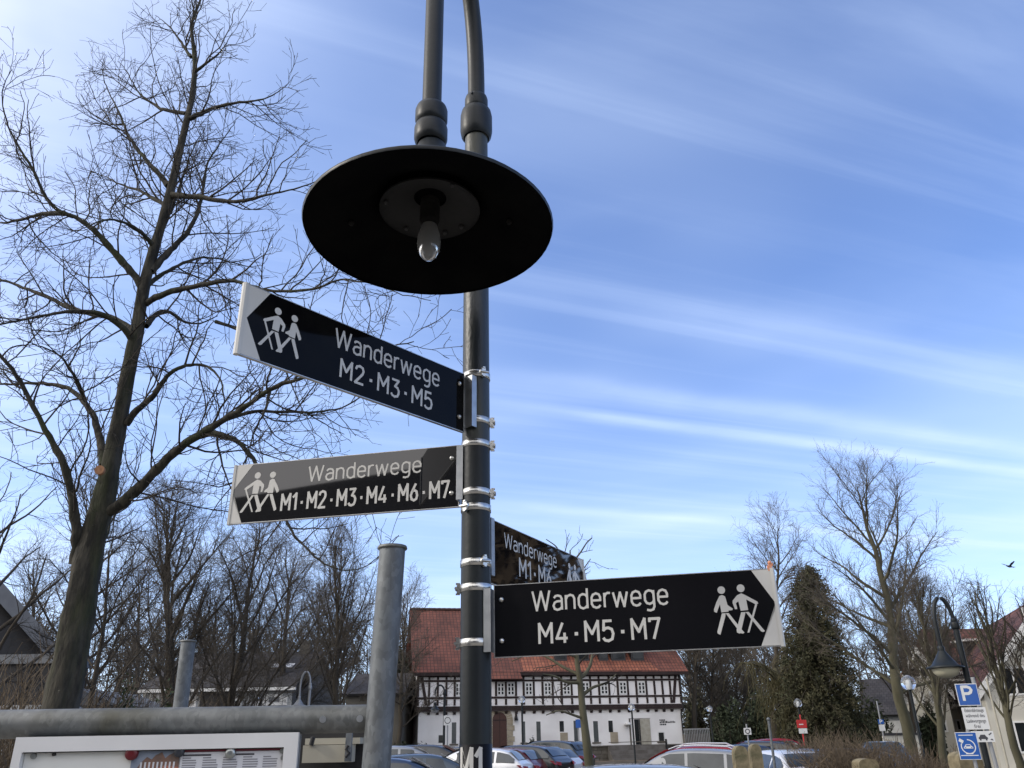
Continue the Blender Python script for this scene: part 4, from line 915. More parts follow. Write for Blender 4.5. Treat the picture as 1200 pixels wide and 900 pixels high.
# ------------------------------------------------------------------ buildings
def uvpoly(name, pts, m, parent, u=None, thick=0):
    """flat polygon with UVs in metres (u along the first edge)"""
    P = [Vector(p) for p in pts]; ud = (Vector(u) if u else (P[1]-P[0])).normalized()
    nrm = (P[1]-P[0]).cross(P[2]-P[0]).normalized(); vd = nrm.cross(ud)
    k = len(P); me = bpy.data.meshes.new(name)
    if thick:
        off = -nrm*thick; vs = P+[p+off for p in P]; fs = [tuple(range(k)), tuple(range(2*k-1, k-1, -1))]+[(i, k+i, k+(i+1)%k, (i+1)%k) for i in range(k)]
    else: vs = P; fs = [tuple(range(k))]
    me.from_pydata([tuple(v) for v in vs], [], fs); me.materials.append(m)
    uvl = me.uv_layers.new(name='UVMap')
    for lp in me.loops:
        d = me.vertices[lp.vertex_index].co-P[0]; uvl.data[lp.index].uv = (d.dot(ud), d.dot(vd))
    me.update(); return link(name, me, parent)

def window(par, x0, x1, z0, z1, y=0.0, cols=2, rows=3, m=None, fr=.06, out=.03, depth=.10, glass=None):
    """frame standing slightly proud of a wall whose face is at local y; looks to -Y"""
    m = m or M_wframe; mb = MB(); o = y-out
    mb.box(x0, x1, o, y+.01, z0, z0+fr); mb.box(x0, x1, o, y+.01, z1-fr, z1); mb.box(x0, x0+fr, o, y+.01, z0+fr, z1-fr); mb.box(x1-fr, x1, o, y+.01, z0+fr, z1-fr)
    for c in range(1, cols): xx = x0+(x1-x0)*c/cols; mb.box(xx-fr*.55, xx+fr*.55, o+.002, y+.008, z0+fr, z1-fr)
    for r in range(1, rows):
        zz = z0+(z1-z0)*r/rows
        for c in range(cols):
            xa = x0+(x1-x0)*c/cols+fr*.56; xb = x0+(x1-x0)*(c+1)/cols-fr*.56; mb.box(xa, xb, o+.006, y+.006, zz-fr*.3, zz+fr*.3)
    w = mb.build('window', m, par)
    g = MB(); g.box(x0+fr*.5, x1-fr*.5, y-.008, y-.002, z0+fr*.5, z1-fr*.5); g.build('pane', glass or M_glass, w)
    return w

# ---- half-timbered house
HA = at(489.5, 868, 62.0); HH = math.radians(11); hu = np.array([math.cos(HH), math.sin(HH), 0]); hn = np.array([-hu[1], hu[0], 0])
house = thing('half_timbered_house', 'long white half-timbered house with dark brown beams and red tiled roof behind the car park', 'house', (HA[0], HA[1], 0), HH)
h0 = np.array([HA[0], HA[1], 0])
def hp(x, y, back=0):
    q = on_plane(x, y, h0+hn*back, hn)-h0; return float(q@hu), float(q[2])
def hx(x, y=830): return hp(x, y)[0]
def hz(y, x=700): return hp(x, y)[1]
W1 = hx(797.5); Z0 = hz(873.5)-.05; ZB = hz(828.5); ZE = hz(787); Z1 = hz(797); Z2 = hz(816.3)
mb = MB(); mb.box(0, W1, 0, 11, -.3, ZB-.2); mb.build('ground_floor_wall', M_render, house)
mb = MB(); mb.box(-.10, W1+.10, -.10, 11.1, ZB-.2, ZE+.1); mb.build('upper_wall', M_infill, house)
def beam(x0, x1, z0, z1, y0=-.15, y1=-.095):
    mb = MB(); mb.box(x0, x1, y0, y1, z0, z1); return mb.build('beam', M_beam, house)
def xbeam(xa, za, xb, zb, w=.2):
    mb = MB(); mb.prism([(xa-w/2, -.148, za), (xa+w/2, -.148, za), (xb+w/2, -.148, zb), (xb-w/2, -.148, zb)], (0, .05, 0)); return mb.build('beam', M_beam, house)
bw = .155
beam(-.16, W1+.16, ZB-.18, ZB+.0, -.20); beam(-.13, W1+.13, ZB+.005, ZB+.16, -.17)
beam(-.12, W1+.12, Z2-.07, Z2+.07, -.152); beam(-.12, W1+.12, Z1-.07, Z1+.07, -.152); beam(-.13, W1+.13, ZE-.35, ZE-.12, -.17)
WINS = [619.3, 641.4, 663.6, 685.7, 707.6, 729.5, 751.3, 586.6, 598.4, 537.5, 556, 566]
posts = [489.9, 502.7, 512.8, 522.9, 532.7, 542.5, 550.5, 561, 571.5, 581, 592.5, 604.4]
for w in WINS[:7]: posts += [w-5.9, w+5.9]
posts += [766.7, 776, 785, 796.6]
for p in sorted(set(posts)):
    x = hx(p, 810); beam(x-bw/2, x+bw/2, Z2+.095, Z1-.085); beam(x-bw/2, x+bw/2, ZB+.225, Z2-.095)
    beam(x-bw/2, x+bw/2, Z1+.085, ZE-.355)
    mb = MB(); mb.prism([(x-.1, -.20, ZB-.225), (x-.1, -.02, ZB-.225), (x-.1, -.02, ZB-.40), (x-.1, -.08, ZB-.38)], (.2, 0, 0)); mb.build('bracket', M_beam, house)
for xa, xb in ((494, 499.5), (791.5, 788.5)): xbeam(hx(xa, 800), ZE-.36, hx(xb, 820), ZB+.23, .22)
for w in WINS:
    a = hx(w-4.6, 805); b = hx(w+4.6, 805); window(house, a, b, Z2+.12, Z1-.12, -.10, 2, 3, fr=.10, out=.03)
# side wall beams (left gable side)
for k in range(5):
    mb = MB(); y_ = .4+k*2.4; mb.box(-.15, -.098, y_, y_+.2, ZB+.03, ZE-.1); mb.build('beam', M_beam, house)
for z in (ZB-.1, Z2, Z1): mb = MB(); mb.box(-.16, -.099, -.15, 11.0, z-.1, z+.1); mb.build('beam', M_beam, house)
# roof
back = 5.5; ZR = hp(640, 716, back)[1]; ur0, ur1 = -.5, hp(803, 787, -.5)[0]
slope = (ZR-ZE)/(back+.5)
rl = (-.55, -.5, ZE-.05); rr_ = (W1+.75, -.5, ZE-.05)
rm = uvpoly('roof', [rl, rr_, (W1+.45, back, ZR), (-.55, back, ZR)], M_roof, house, thick=.12)
uvpoly('roof', [(W1+.75, 11.5, ZE-.05), (-.55, 11.5, ZE-.05), (-.55, back+.02, ZR), (W1+.45, back+.02, ZR)], M_roof, house, thick=.12)
mb = MB(); n_ = 50
for i in range(n_):
    a = -.5+(W1+.9)*i/n_; mb.tube([(a, back, ZR+.03), (a+(W1+.9)/n_*.97, back, ZR+.05)], .13, 8)
o = mb.build('ridge_tiles', M_roof, house); o['kind'] = 'stuff'
# repaired brighter patch of tiles low on the right half
za = ZE-.02; yb = -.46
def on_roof(x, t, lift=.02): return (x, -.5+(back+.5)*t, ZE-.05+(ZR-ZE+.05)*t+lift)
pa = hx(612, 787); pb = hx(770, 787); uvpoly('newer_tiles', [on_roof(pa, .012), on_roof(pb, .012), on_roof(pb-1.2, .52), on_roof(pa, .52)], M_roofnew, house)['label'] = 'brighter orange, newer roof tiles'
mb = MB(); mb.box(-.5, W1+.7, -.56, -.44, ZE-.28, ZE-.08); mb.build('gutter', M_beam, house)
mb = MB(); mb.tube([(W1+.12, -.18, ZE-.25), (W1+.12, -.18, ZB-.25), (W1-.02, -.08, ZB-.5), (W1-.02, -.08, Z0)], .06, 8); mb.build('downpipe', M_trim, house)
for x in (hp(-.0+486, 700)[0],): pass
for (xa, xb, ya, yb2) in ((702, 712, 764, 775), (716.5, 732.5, 763, 775), (740, 754, 762, 774.5), (650, 664, 764, 775), (674, 690, 764, 775)):
    # dormer face where the roof reaches that height
    t = .16; y_ = -.5+(back+.5)*t; u0, z0 = hp(xa, yb2, y_); u1, z1 = hp(xb, ya, y_); z0 = ZE-.05+(ZR-ZE+.05)*t
    d = MB(); zt = z0+1.15; yl = y_+1.15/slope
    d.prism([(u0, y_, z0-.05), (u0, yl, zt), (u0, y_, zt)], (u1-u0, 0, 0)); dm = d.build('dormer', M_slate, house)
    g = MB(); g.box(u0+.12, u1-.12, y_-.02, y_-.002, z0+.18, zt-.15); g.build('dormer_window', M_glass, dm)
    uvpoly('dormer_roof', [(u0-.15, y_-.25, zt+.02), (u1+.15, y_-.25, zt+.02), (u1+.15, yl+.6, zt+.5), (u0-.15, yl+.6, zt+.5)], M_roofdark, dm, thick=.06)
# porch roof edge that hangs lower, over the door
uvpoly('lower_eave', [(hx(572), -.95, ZE-.55), (hx(610), -.95, ZE-.55), (hx(608), -.40, ZE+.08), (hx(572), -.40, ZE+.08)], M_roof, house, thick=.1)
# ground-floor openings
def opening(xa, xb, ya, yb, m=M_glass, sill=True, nm='window', fr=True, mf=None):
    a, b = hx(xa, yb), hx(xb, yb); z1, z0 = hz(ya, (xa+xb)/2), hz(yb, (xa+xb)/2); y = .0
    mb = MB(); f = .07
    for r in ((a-f, b+f, -.012, .02, z1, z1+f), (a-f, a, -.012, .02, z0, z1), (b, b+f, -.012, .02, z0, z1)): mb.box(*r)
    w = mb.build(nm, mf or M_render, house)
    g = MB(); g.box(a, b, -.008, .015, z0, z1); g.build('pane', m, w)
    if sill: s_ = MB(); s_.box(a-.15, b+.15, -.10, .0, z0-.09, z0-.01); s_.build('sill', M_wallstone, w)
    return w
M_glassgrey = mat('window_blind_grey', (.09, .10, .10), .3, 0, (.06, .07, .07), 3)
opening(529.2, 534.5, 846.5, 871.5, M_glassgrey); opening(513.8, 519, 861.5, 870.5, sill=False)
opening(612.3, 615.8, 845.5, 870, M_glassgrey); opening(629, 634, 845.5, 869.5, M_glassgrey)
opening(656, 661, 845, 857.5, sill=False); opening(673, 679, 844.5, 868.5, M_glassgrey); opening(696.2, 701.8, 845, 869.5, M_glassgrey)
opening(713.5, 718.6, 844.5, 858, sill=False); opening(772.5, 778.5, 858.5, 868.8, mf=M_wframe)
for xa, xb, ya, yb in ((655.2, 664, 857.8, 870), (713.2, 722, 858.3, 871.5)):
    mb = MB(); mb.box(hx(xa), hx(xb), -.025, .01, hz(yb), hz(ya)); mb.build('sandstone_infill', M_sand, house)
mb = MB(); mb.box(hx(735.8), hx(737.6), -.02, .01, Z0, hz(843)); mb.box(hx(735.8), hx(760.8), -.02, .0, hz(843), hz(842.4)); mb.build('door_surround', M_wallstone, house)
mb = MB(); mb.box(hx(742), hx(747), -.015, .01, Z0+.05, hz(843.6)); g = mb.build('side_door', M_glass, house)
mb = MB(); mb.box(hx(748.6), hx(760), -.06, -.016, Z0+.05, hz(843.4)); mb.build('sliding_panel', M_cream, house)
mb = MB(); mb.box(hx(747.2), hx(748.3), -.05, .01, Z0, hz(843.4)); mb.build('door_post', M_trim, house)
# arched door
xc = (hx(577.0)+hx(593.6))/2; rd = (hx(593.6)-hx(577.0))/2; zs = hz(843.5, 590); zbase = hz(876, 590)
arc = [(xc+rd*math.cos(t*math.pi/14), zs+rd*1.0*math.sin(t*math.pi/14)) for t in range(15)]
mb = MB(); mb.prism([(x, -.012, z) for x, z in [(xc+rd, zbase)]+arc+[(xc-rd, zbase)]], (0, .03, 0)); dr_ = mb.build('arched_door', M_door, house)
mb = MB(); mb.box(xc-.02, xc+.02, -.02, -.013, zbase, zs+rd*.9); mb.box(xc-rd*.95, xc+rd*.95, -.025, -.013, zs-.06, zs+.02); mb.build('door_ledge', M_beam, dr_)
ro = rd+.45
for i in range(14):
    a0, a1 = math.pi*i/14+.01, math.pi*(i+1)/14-.01
    mb = MB(); mb.prism([(xc+r*math.cos(a), -.05, zs+r*math.sin(a)) for r, a in ((rd+.01, a0), (ro, a0), (ro, a1), (rd+.01, a1))], (0, .055, 0)); mb.build('arch_stone', M_sand, house)
for s in (-1, 1):
    for i in range(5):
        za_, zb2 = zbase+(zs-zbase)*i/5+.01, zbase+(zs-zbase)*(i+1)/5-.01
        x_ = sorted((xc+s*(rd+.01), xc+s*(ro+(.12 if i % 2 else 0)))); mb = MB(); mb.box(x_[0], x_[1], -.05, .005, za_, zb2); mb.build('arch_stone', M_sand, house)
mb = MB(); mb.box(hx(603.3), hx(605), -.3, -.0, hz(841), ZB-.25); mb.build('bracket', M_beam, house)
mb = MB(); mb.lathe([(.001, 0), (.16, 0), (.1, .3), (.03, .36)], (hx(604), -.2, hz(844.5, 600)), 10); mb.build('wall_lantern', M_trim, house)
mb = MB(); mb.lathe([(.02, 0), (.30, .05), (.22, .18), (.02, .3)], (hx(733.3), -.25, hz(851)), 12); mb.build('wall_lamp', M_wframe, house)
# lettering on the white wall: three short dark lines, too small to read in the photograph
mb = MB(); rnd = random.Random(9)
for (yy, xa, xb) in ((843.8, 771.6, 778), (846.4, 771.6, 789.6), (848.9, 771.6, 779)):
    x = hx(xa); xe = hx(xb); z = hz(yy, 780)
    while x < xe:
        w = rnd.uniform(.05, .12); h = rnd.choice((.10, .10, .14)); mb.box(x, min(x+w, xe), -.012, 0, z-.05, z-.05+h); x += w+.035
mb.build('wall_lettering', M_trim, house)
# ---- terrace in front of the house, coursed stone
tz = hp(700, 873.5, -2.0)[1]
ter = thing('terrace_wall', 'low terrace of coursed grey-brown stone with steps in front of the half-timbered house', 'wall', (HA[0], HA[1], 0), HH)
mb = MB(); mb.box(-3, W1+3, -1.95, .0, -.2, Z0-.02); mb.build('terrace_slab', M_wallstone, ter)
rnd = random.Random(3); stones = []
ncr = 5; hs = (Z0+.02)/ncr
for c in range(ncr):
    x = 0.0+rnd.random()
    x = hx(602)
    while x < W1+3:
        w = rnd.uniform(.55, 1.1); mb = MB(); e = .015
        yy = -2.0-rnd.random()*.03
        mb.box(x+e, min(x+w, W1+3)-e, yy, -1.94, c*hs+e, (c+1)*hs-e); mb.build('stone', M_wallstone if rnd.random() < .6 else M_pave, ter); x += w
mb = MB(); mb.box(-3, W1+3.05, -2.12, -1.9, Z0-.015, Z0+.06); mb.build('coping', M_pave, ter)
for s in range(5):
    mb = MB(); mb.box(hx(700), hx(765), -2.35-.32*(4-s), -2.04-.32*(4-s)+.0, 0, (s+1)*hs-.03); mb.build('step', M_pave, ter)
rail = thing('handrail', 'thin dark handrail beside the steps below the half-timbered house', 'railing', tuple(h0+hn*-2.4+hu*hx(764)), HH)
mb = MB(); L_ = -(hx(764)-hx(700)); mb.tube([(L_, 0, 1.55), (0, 0, 1.55)], .03, 6); mb.build('rail', M_wallstone, rail)
for x in (0,): mb = MB(); mb.box(-.06, .06, -.05, .05, 0, 1.7); mb.build('post', M_trim, rail)

def gabled(name, label, p, ang, L, D, zw, zr, mwall, mroof, over=.35, gable_front=False, cat='house', mgable=None, mverge=None):
    """long side (or gable) faces local -Y; origin = front left corner on the ground"""
    t = thing(name, label, cat, (p[0], p[1], 0), ang)
    mb = MB()
    if gable_front:
        mb.prism([(0, 0, -.2), (L, 0, -.2), (L, 0, zw), (L/2, 0, zr), (0, 0, zw)], (0, D, 0)); mb.build('wall', mwall, t)
        s = (zr-zw)/(L/2); o = over
        uvpoly('roof', [(-o, D+.2, zw-o*s+.06), (-o, -.25, zw-o*s+.06), (L/2, -.25, zr+.06), (L/2, D+.2, zr+.06)], mroof, t, thick=-.0 or .14)
        uvpoly('roof', [(L+o, -.25, zw-o*s+.06), (L+o, D+.2, zw-o*s+.06), (L/2, D+.2, zr+.06), (L/2, -.25, zr+.06)], mroof, t, thick=.14)
        if mverge:
            for a in ((-o, zw-o*s), (L+o, zw-o*s)):
                mb = MB(); mb.prism([(a[0], -.29, a[1]-.38), (a[0], -.29, a[1]+.1), (L/2, -.29, zr+.1), (L/2, -.29, zr-.38)], (0, .035, 0)); mb.build('verge_board', mverge, t)
    else:
        mb.box(0, L, 0, D, -.2, zw); mb.build('wall', mwall, t)
        for x in (0, L-.25):
            m2 = MB(); m2.prism([(x+.002, 0.002, -.2), (x+.002, D-.002, -.2), (x+.002, D-.002, zw), (x+.002, D/2, zr), (x+.002, .002, zw)], (.25 if x else .246, 0, 0)); 
            g_ = m2.build('gable', mgable or mwall, t); g_.location.x = .004 if x else -.008
        s = (zr-zw)/(D/2); o = over
        uvpoly('roof', [(-.25, -o, zw-o*s+.06), (L+.25, -o, zw-o*s+.06), (L+.25, D/2, zr+.06), (-.25, D/2, zr+.06)], mroof, t, thick=.14)
        uvpoly('roof', [(L+.25, D+o, zw-o*s+.06), (-.25, D+o, zw-o*s+.06), (-.25, D/2, zr+.06), (L+.25, D/2, zr+.06)], mroof, t, thick=.14)
        if mverge: mb = MB(); mb.box(-.25, L+.25, -o-.05, -o+.05, zw-o*s-.14, zw-o*s+.02); mb.build('fascia', mverge, t)
    return t
# row house left of the thick post
Yr = 44; c0 = at(168, 830, Yr); c1 = at(341, 830, Yr); Lr = c1[0]-c0[0]; zw = at(300, 803, Yr)[2]; zr = at(330, 765, Yr+5)[2]; M_curt = mat('curtained_glass', (.28, .29, .30), .2, 0, (.12, .13, .14), 2)
row = gabled('row_house', 'dark-roofed row house with brown brick gable, seen left of the thick steel post', c0, 0, Lr, 10, zw, zr, M_housegrey, M_roofdark, mgable=M_brick, mverge=M_wframe)
def rx(x, Y=Yr): return at(x, 820, Y)[0]-c0[0]
def rz_(y, x=300, Y=Yr): return at(x, y, Y)[2]
for xa, xb, ya, yb, cc, rw in ((167, 187, 806, 828, 2, 1), (220, 231, 808, 829, 2, 1), (273, 283.5, 817.5, 828, 1, 1), (299, 311, 811, 828, 2, 1), (312, 331, 814, 827, 1, 1), (332, 337, 817, 827, 1, 1)):
    window(row, rx(xa), rx(xb), rz_(yb), rz_(ya), 0, cc, rw, fr=.14, out=.05, glass=M_curt)
mb = MB(); mb.box(rx(190), rx(219), -.06, 0, 0, zw-.3); mb.build('brick_panel', M_sand, row)
mb = MB(); mb.box(rx(235), rx(272), -.05, 0, 0, zw-.25); mb.build('brick_panel', M_slate, row)
for xx, yy in ((317, 769), (331, 775)):
    t = .45; mb = MB(); 
    px0 = rx(xx-3, Yr+2.3); z_ = zw+(zr-zw)*.5
    uvpoly('skylight', [(px0, 2.3, zw+(zr-zw)*.46+.1), (px0+.5, 2.3, zw+(zr-zw)*.46+.1), (px0+.5, 2.9, zw+(zr-zw)*.58+.1), (px0, 2.9, zw+(zr-zw)*.58+.1)], M_frame, row, thick=.03)
mb = MB(); q = rx(372, Yr+5); mb.box(Lr-1.0, Lr-.4, 4.5, 5.1, zr-.4, zr+.6); mb.build('chimney', M_brick, row)
c0b = at(405, 830, 60); c1b = at(470, 830, 60)
gabled('brown_house', 'brown house mostly hidden by trees left of the half-timbered house', (c0b[0], 60), 0, c1b[0]-c0b[0], 9, at(430, 812, 60)[2], at(430, 790, 64)[2], M_brick, M_roofdark)
# slate house far left
pf = at(64, 760, 22); SA = math.radians(33); su = np.array([math.cos(SA), math.sin(SA), 0]); sn = np.array([-su[1], su[0], 0])
pk = on_plane(-62, 617, pf, sn); Lh = 2*float((pf-pk)@su); so = pf-su*Lh
sl_ = gabled('slate_house', 'dark slate-clad gabled house with pale verge board at the left edge', (so[0], so[1]), SA, Lh, 12, float(pf[2]), float(pk[2]), M_slate, M_roofdark, gable_front=True, mverge=M_verge, over=.3)
Ys = 22
q1_ = at(66, 776, Ys-1.6); ex = thing('slate_extension', 'low dark flat-roofed extension with grey fascia in front of the slate house', 'building', (q1_[0]-9, Ys-1.6, 0))
zt_ = at(40, 767, Ys-1.6)[2]; zf = at(40, 778, Ys-1.6)[2]; zp = at(40, 826, Ys-1.6)[2]
mb = MB(); mb.box(0, 9, 0, 1.55, zp, zf); mb.build('wall', M_slate, ex)
mb = MB(); mb.box(-.1, 9.1, -.12, 1.56, zf, zt_); mb.build('fascia', M_verge, ex)
mb = MB(); mb.box(-.05, 9.05, -.05, 1.56, 0, zp-.002); mb.build('plinth', M_housegrey, ex)
for i in range(10): mb = MB(); mb.box(.3+.9*i, .33+.9*i, -.02, -.001, zp, zf); mb.build('batten', M_trim, ex)
qa = at(88, 833, 26); qb = at(118, 806, 26); gg = thing('garage', 'small pale garage with a low roof just right of the largest tree trunk', 'garage', (qa[0]-1.0, 26, 0))
mb = MB(); mb.box(0, 2.2, 0, 4, 0, qb[2]-.5); mb.build('wall', M_housegrey, gg)
mb = MB(); mb.prism([(-.1, -.1, qb[2]-.5), (2.3, -.1, qb[2]-.5), (1.0, -.1, qb[2])], (0, 4.2, 0)); mb.build('roof', M_verge, gg)
# right side: outbuilding
Yo = 62; a = at(1017, 858, Yo); b = at(1050, 835, Yo); r_ = at(1030, 797, Yo+4)
ob = gabled('outbuilding', 'small grey outbuilding with a dark red-brown roof behind the small parking sign', (a[0], Yo), math.radians(-27), b[0]-a[0]+.6, 8, b[2], r_[2], M_housegrey, M_roofdark)
# apartment blocks
Ya = 47; a = at(1056, 800, Ya); b = at(1101, 800, Ya); pk = at(1078, 758, Ya)
ap = gabled('apartment_house', 'cream gabled apartment house with a strip of dark windows behind the clear globe lamp', (a[0], Ya), math.radians(-27), b[0]-a[0], 3.2, a[2], pk[2], M_housewhite, M_roofbrown, gable_front=True, mverge=M_wframe)
for k in range(4):
    xa = at(1059+k*9, 815, Ya)[0]-a[0]; window(ap, xa, xa+.38*Ya*7/ (930*.38)*.42, at(1060, 825, Ya)[2], at(1060, 811, Ya)[2], 0, 1, 1, fr=.09, out=.04)
for k in range(3):
    xa = at(1062+k*12, 850, Ya)[0]-a[0]; window(ap, xa, xa+.9, at(1060, 859, Ya)[2], at(1060, 845, Ya)[2], 0, 2, 1, fr=.09, out=.04)
window(ap, (b[0]-a[0])/2-.5, (b[0]-a[0])/2+.5, at(1078, 795, Ya)[2], at(1078, 782, Ya)[2], 0, 2, 1, fr=.08, out=.04)
Yb = 49; a = at(1100, 784, Yb); b = at(1136, 784, Yb)
bb = gabled('apartment_house', 'cream apartment block with balconies between the gabled house and the big red roof', (a[0], Yb), 0, b[0]-a[0], 4.4, a[2], at(1100, 762, Yb+2.2)[2], M_housewhite, M_roofbrown, mverge=M_wframe)
bx_ = lambda x: at(x, 820, Yb)[0]-a[0]
bz_ = lambda y: at(1115, y, Yb)[2]
for k in range(4): window(bb, bx_(1102+k*7.5), bx_(1107.5+k*7.5), bz_(825), bz_(811), 0, 1, 1, fr=.10, out=.04)
for k in range(3): window(bb, bx_(1104+k*9), bx_(1111+k*9), bz_(857), bz_(843), 0, 1, 1, fr=.10, out=.04)
for y_ in (826, 797):
    mb = MB(); z_ = bz_(y_); mb.box(bx_(1103), bx_(1131), -1.1, 0, z_-.12, z_); bal = mb.build('balcony', M_housewhite, bb)
    for k in range(14): m2 = MB(); x_ = bx_(1103)+(bx_(1131)-bx_(1103))*k/13; m2.box(x_-.02, x_+.02, -1.08, -1.04, z_+.002, z_+.9); m2.build('baluster', M_trim, bal)
    m2 = MB(); m2.box(bx_(1103), bx_(1131), -1.1, -1.03, z_+.902, z_+.95); m2.build('rail', M_trim, bal)
Yc = 53; a = at(1134, 775, Yc); b = at(1180, 775, Yc)
bc = gabled('apartment_house', 'cream apartment block under the long red roof behind the pollarded tree', (a[0]-1.2, Yc), 0, b[0]-a[0]+4, 4.6, a[2], at(1134, 738, Yc+2.3)[2], M_housewhite, M_roofbrown, mverge=M_wframe)
for k, (x, y) in enumerate(((1140, 800), (1153, 800), (1140, 825), (1153, 825), (1166, 825), (1140, 850), (1153, 850))):
    xa = at(x, y, Yc)[0]-a[0]+1.2; z_ = at(x, y, Yc)[2]; window(bc, xa, xa+.95, z_, z_+1.1, 0, 2, 1, fr=.08, out=.04)
mb = MB(); q = at(1152, 774, Yc); zq = q[2]; xq = q[0]-a[0]+1.2; mb.box(xq-.9, xq+.9, -.1, 2.2, zq+.05, zq+1.15); dm = mb.build('dormer', M_slate, bc)
mb = MB(); mb.box(xq-1.1, xq+1.1, -.3, 2.2, zq+1.16, zq+1.3); mb.build('dormer_roof', M_wframe, dm)
# big gable wing at the right edge
PK = at(1222, 697, 40); FT0 = at(1152, 800, 41); RB = at(1150, 735, 55)
dv = np.array([RB[0]-PK[0], RB[1]-PK[1], 0]); dv /= np.linalg.norm(dv); ga = math.atan2(-dv[0], dv[1])
uw = np.array([math.cos(ga), math.sin(ga), 0]); q = on_plane(1150, 803, PK, dv); half = float((PK-q)@uw)
o_ = PK-uw*half
wing = gabled('apartment_house', 'large cream gable with white verge boards and red roof at the right edge', (o_[0], o_[1]), ga, 2*half, 17, float(q[2]), float(PK[2]), M_housewhite, M_roofbrown, gable_front=True, mverge=M_wframe, over=.4)
for (fx, fz, w, h) in ((.42, 6.2, 1.0, 1.2), (.58, 6.2, 1.0, 1.2), (.2, 3.4, 1.1, 1.3), (.40, 3.4, 1.1, 1.3), (.62, 3.4, 1.1, 1.3), (.2, .9, 1.1, 1.4), (.42, .9, 1.6, 1.4)):
    window(wing, 2*half*fx-w/2, 2*half*fx+w/2, fz, fz+h, 0, 2, 1, fr=.09, out=.04)
Yw = 40; a = at(1036, 862, Yw); b = at(1083, 882, Yw)
gw = thing('boundary_wall', 'low white-rendered boundary wall with dark coping left of the apartments', 'wall', (a[0], Yw, 0))
mb = MB(); mb.box(0, b[0]-a[0], 0, .25, 0, a[2]); mb.build('wall', M_housewhite, gw)
mb = MB(); mb.box(-.05, b[0]-a[0]+.05, -.05, .3, a[2]+.002, a[2]+.10); mb.build('coping', M_slate, gw)
# building on the street side behind the photographer (seen only mirrored in the glossy signs)
bh = gabled('brick_building', 'dark brick building across the street behind the viewpoint', (-26, -16), 0, 34, 10, 6.5, 11.7, M_brick, M_roofdark)
bh.rotation_euler = (0, 0, math.pi); bh.location = (8, -16, 0)
for k in range(7):
    for z in (1.0, 4.0): window(bh, 1.5+4.6*k, 3.2+4.6*k, z, z+1.5, 0, 2, 1, fr=.08, out=.04)

# ------------------------------------------------------------------ garden railing right of the house
a = at(803, 868, 58); b = at(832, 868, 58)
fn = thing('metal_fence', 'grey metal fence with thin bars beside the right end of the half-timbered house', 'fence', (a[0], 58, 0))
Lf = b[0]-a[0]; zt = at(815, 855, 58)[2]; zb_ = .9
for k in range(16): mb = MB(); x_ = Lf*k/15; mb.box(x_-.02, x_+.02, -.02, .02, 0, zt); mb.build('bar', M_signgrey, fn)
mb = MB(); mb.box(-.05, Lf+.05, -.03, .03, zt+.002, zt+.07); mb.build('rail', M_signgrey, fn)
mb = MB(); mb.box(-.05, Lf+.05, .04, .3, 0, at(815, 860, 58)[2]); mb.build('base_wall', M_wallstone, fn)

# ------------------------------------------------------------------ stone pillars
def pillar(x0, x1, ytop, Y, label):
    a = at(x0, ytop, Y); b = at(x1, ytop, Y); w = b[0]-a[0]; H = a[2]
    t = thing('stone_pillar', label, 'pillar', ((a[0]+b[0])/2, Y, 0), 0, 'sandstone pillars at the edge of the car park')
    mb = MB(); mb.box(-w*.42, w*.42, -w*.42, w*.42, 0, H*.68); mb.build('shaft', M_sand, t)
    mb = MB(); n = 10; prof = [(-w*.5, H*.685), (w*.5, H*.685)]+[(w*.5*math.cos(i*math.pi/n), H*.88+H*.12*abs(math.sin(i*math.pi/n))**.55) for i in range(n+1)]
    mb.prism([(x, -w*.5, z) for x, z in prof], (0, w, 0)); mb.build('cap', M_sanddark, t)
pillar(858, 873.5, 874, 17, 'mossy sandstone pillar with rounded cap, left one of the close pair, near the middle bottom')
pillar(877, 890, 872, 18, 'mossy sandstone pillar with rounded cap, right one of the close pair')
pillar(1001, 1024, 889, 21, 'low sandstone pillar in front of the broad brown shrub')
pillar(1115, 1142, 881, 19, 'sandstone pillar behind the foot of the blue charging sign')

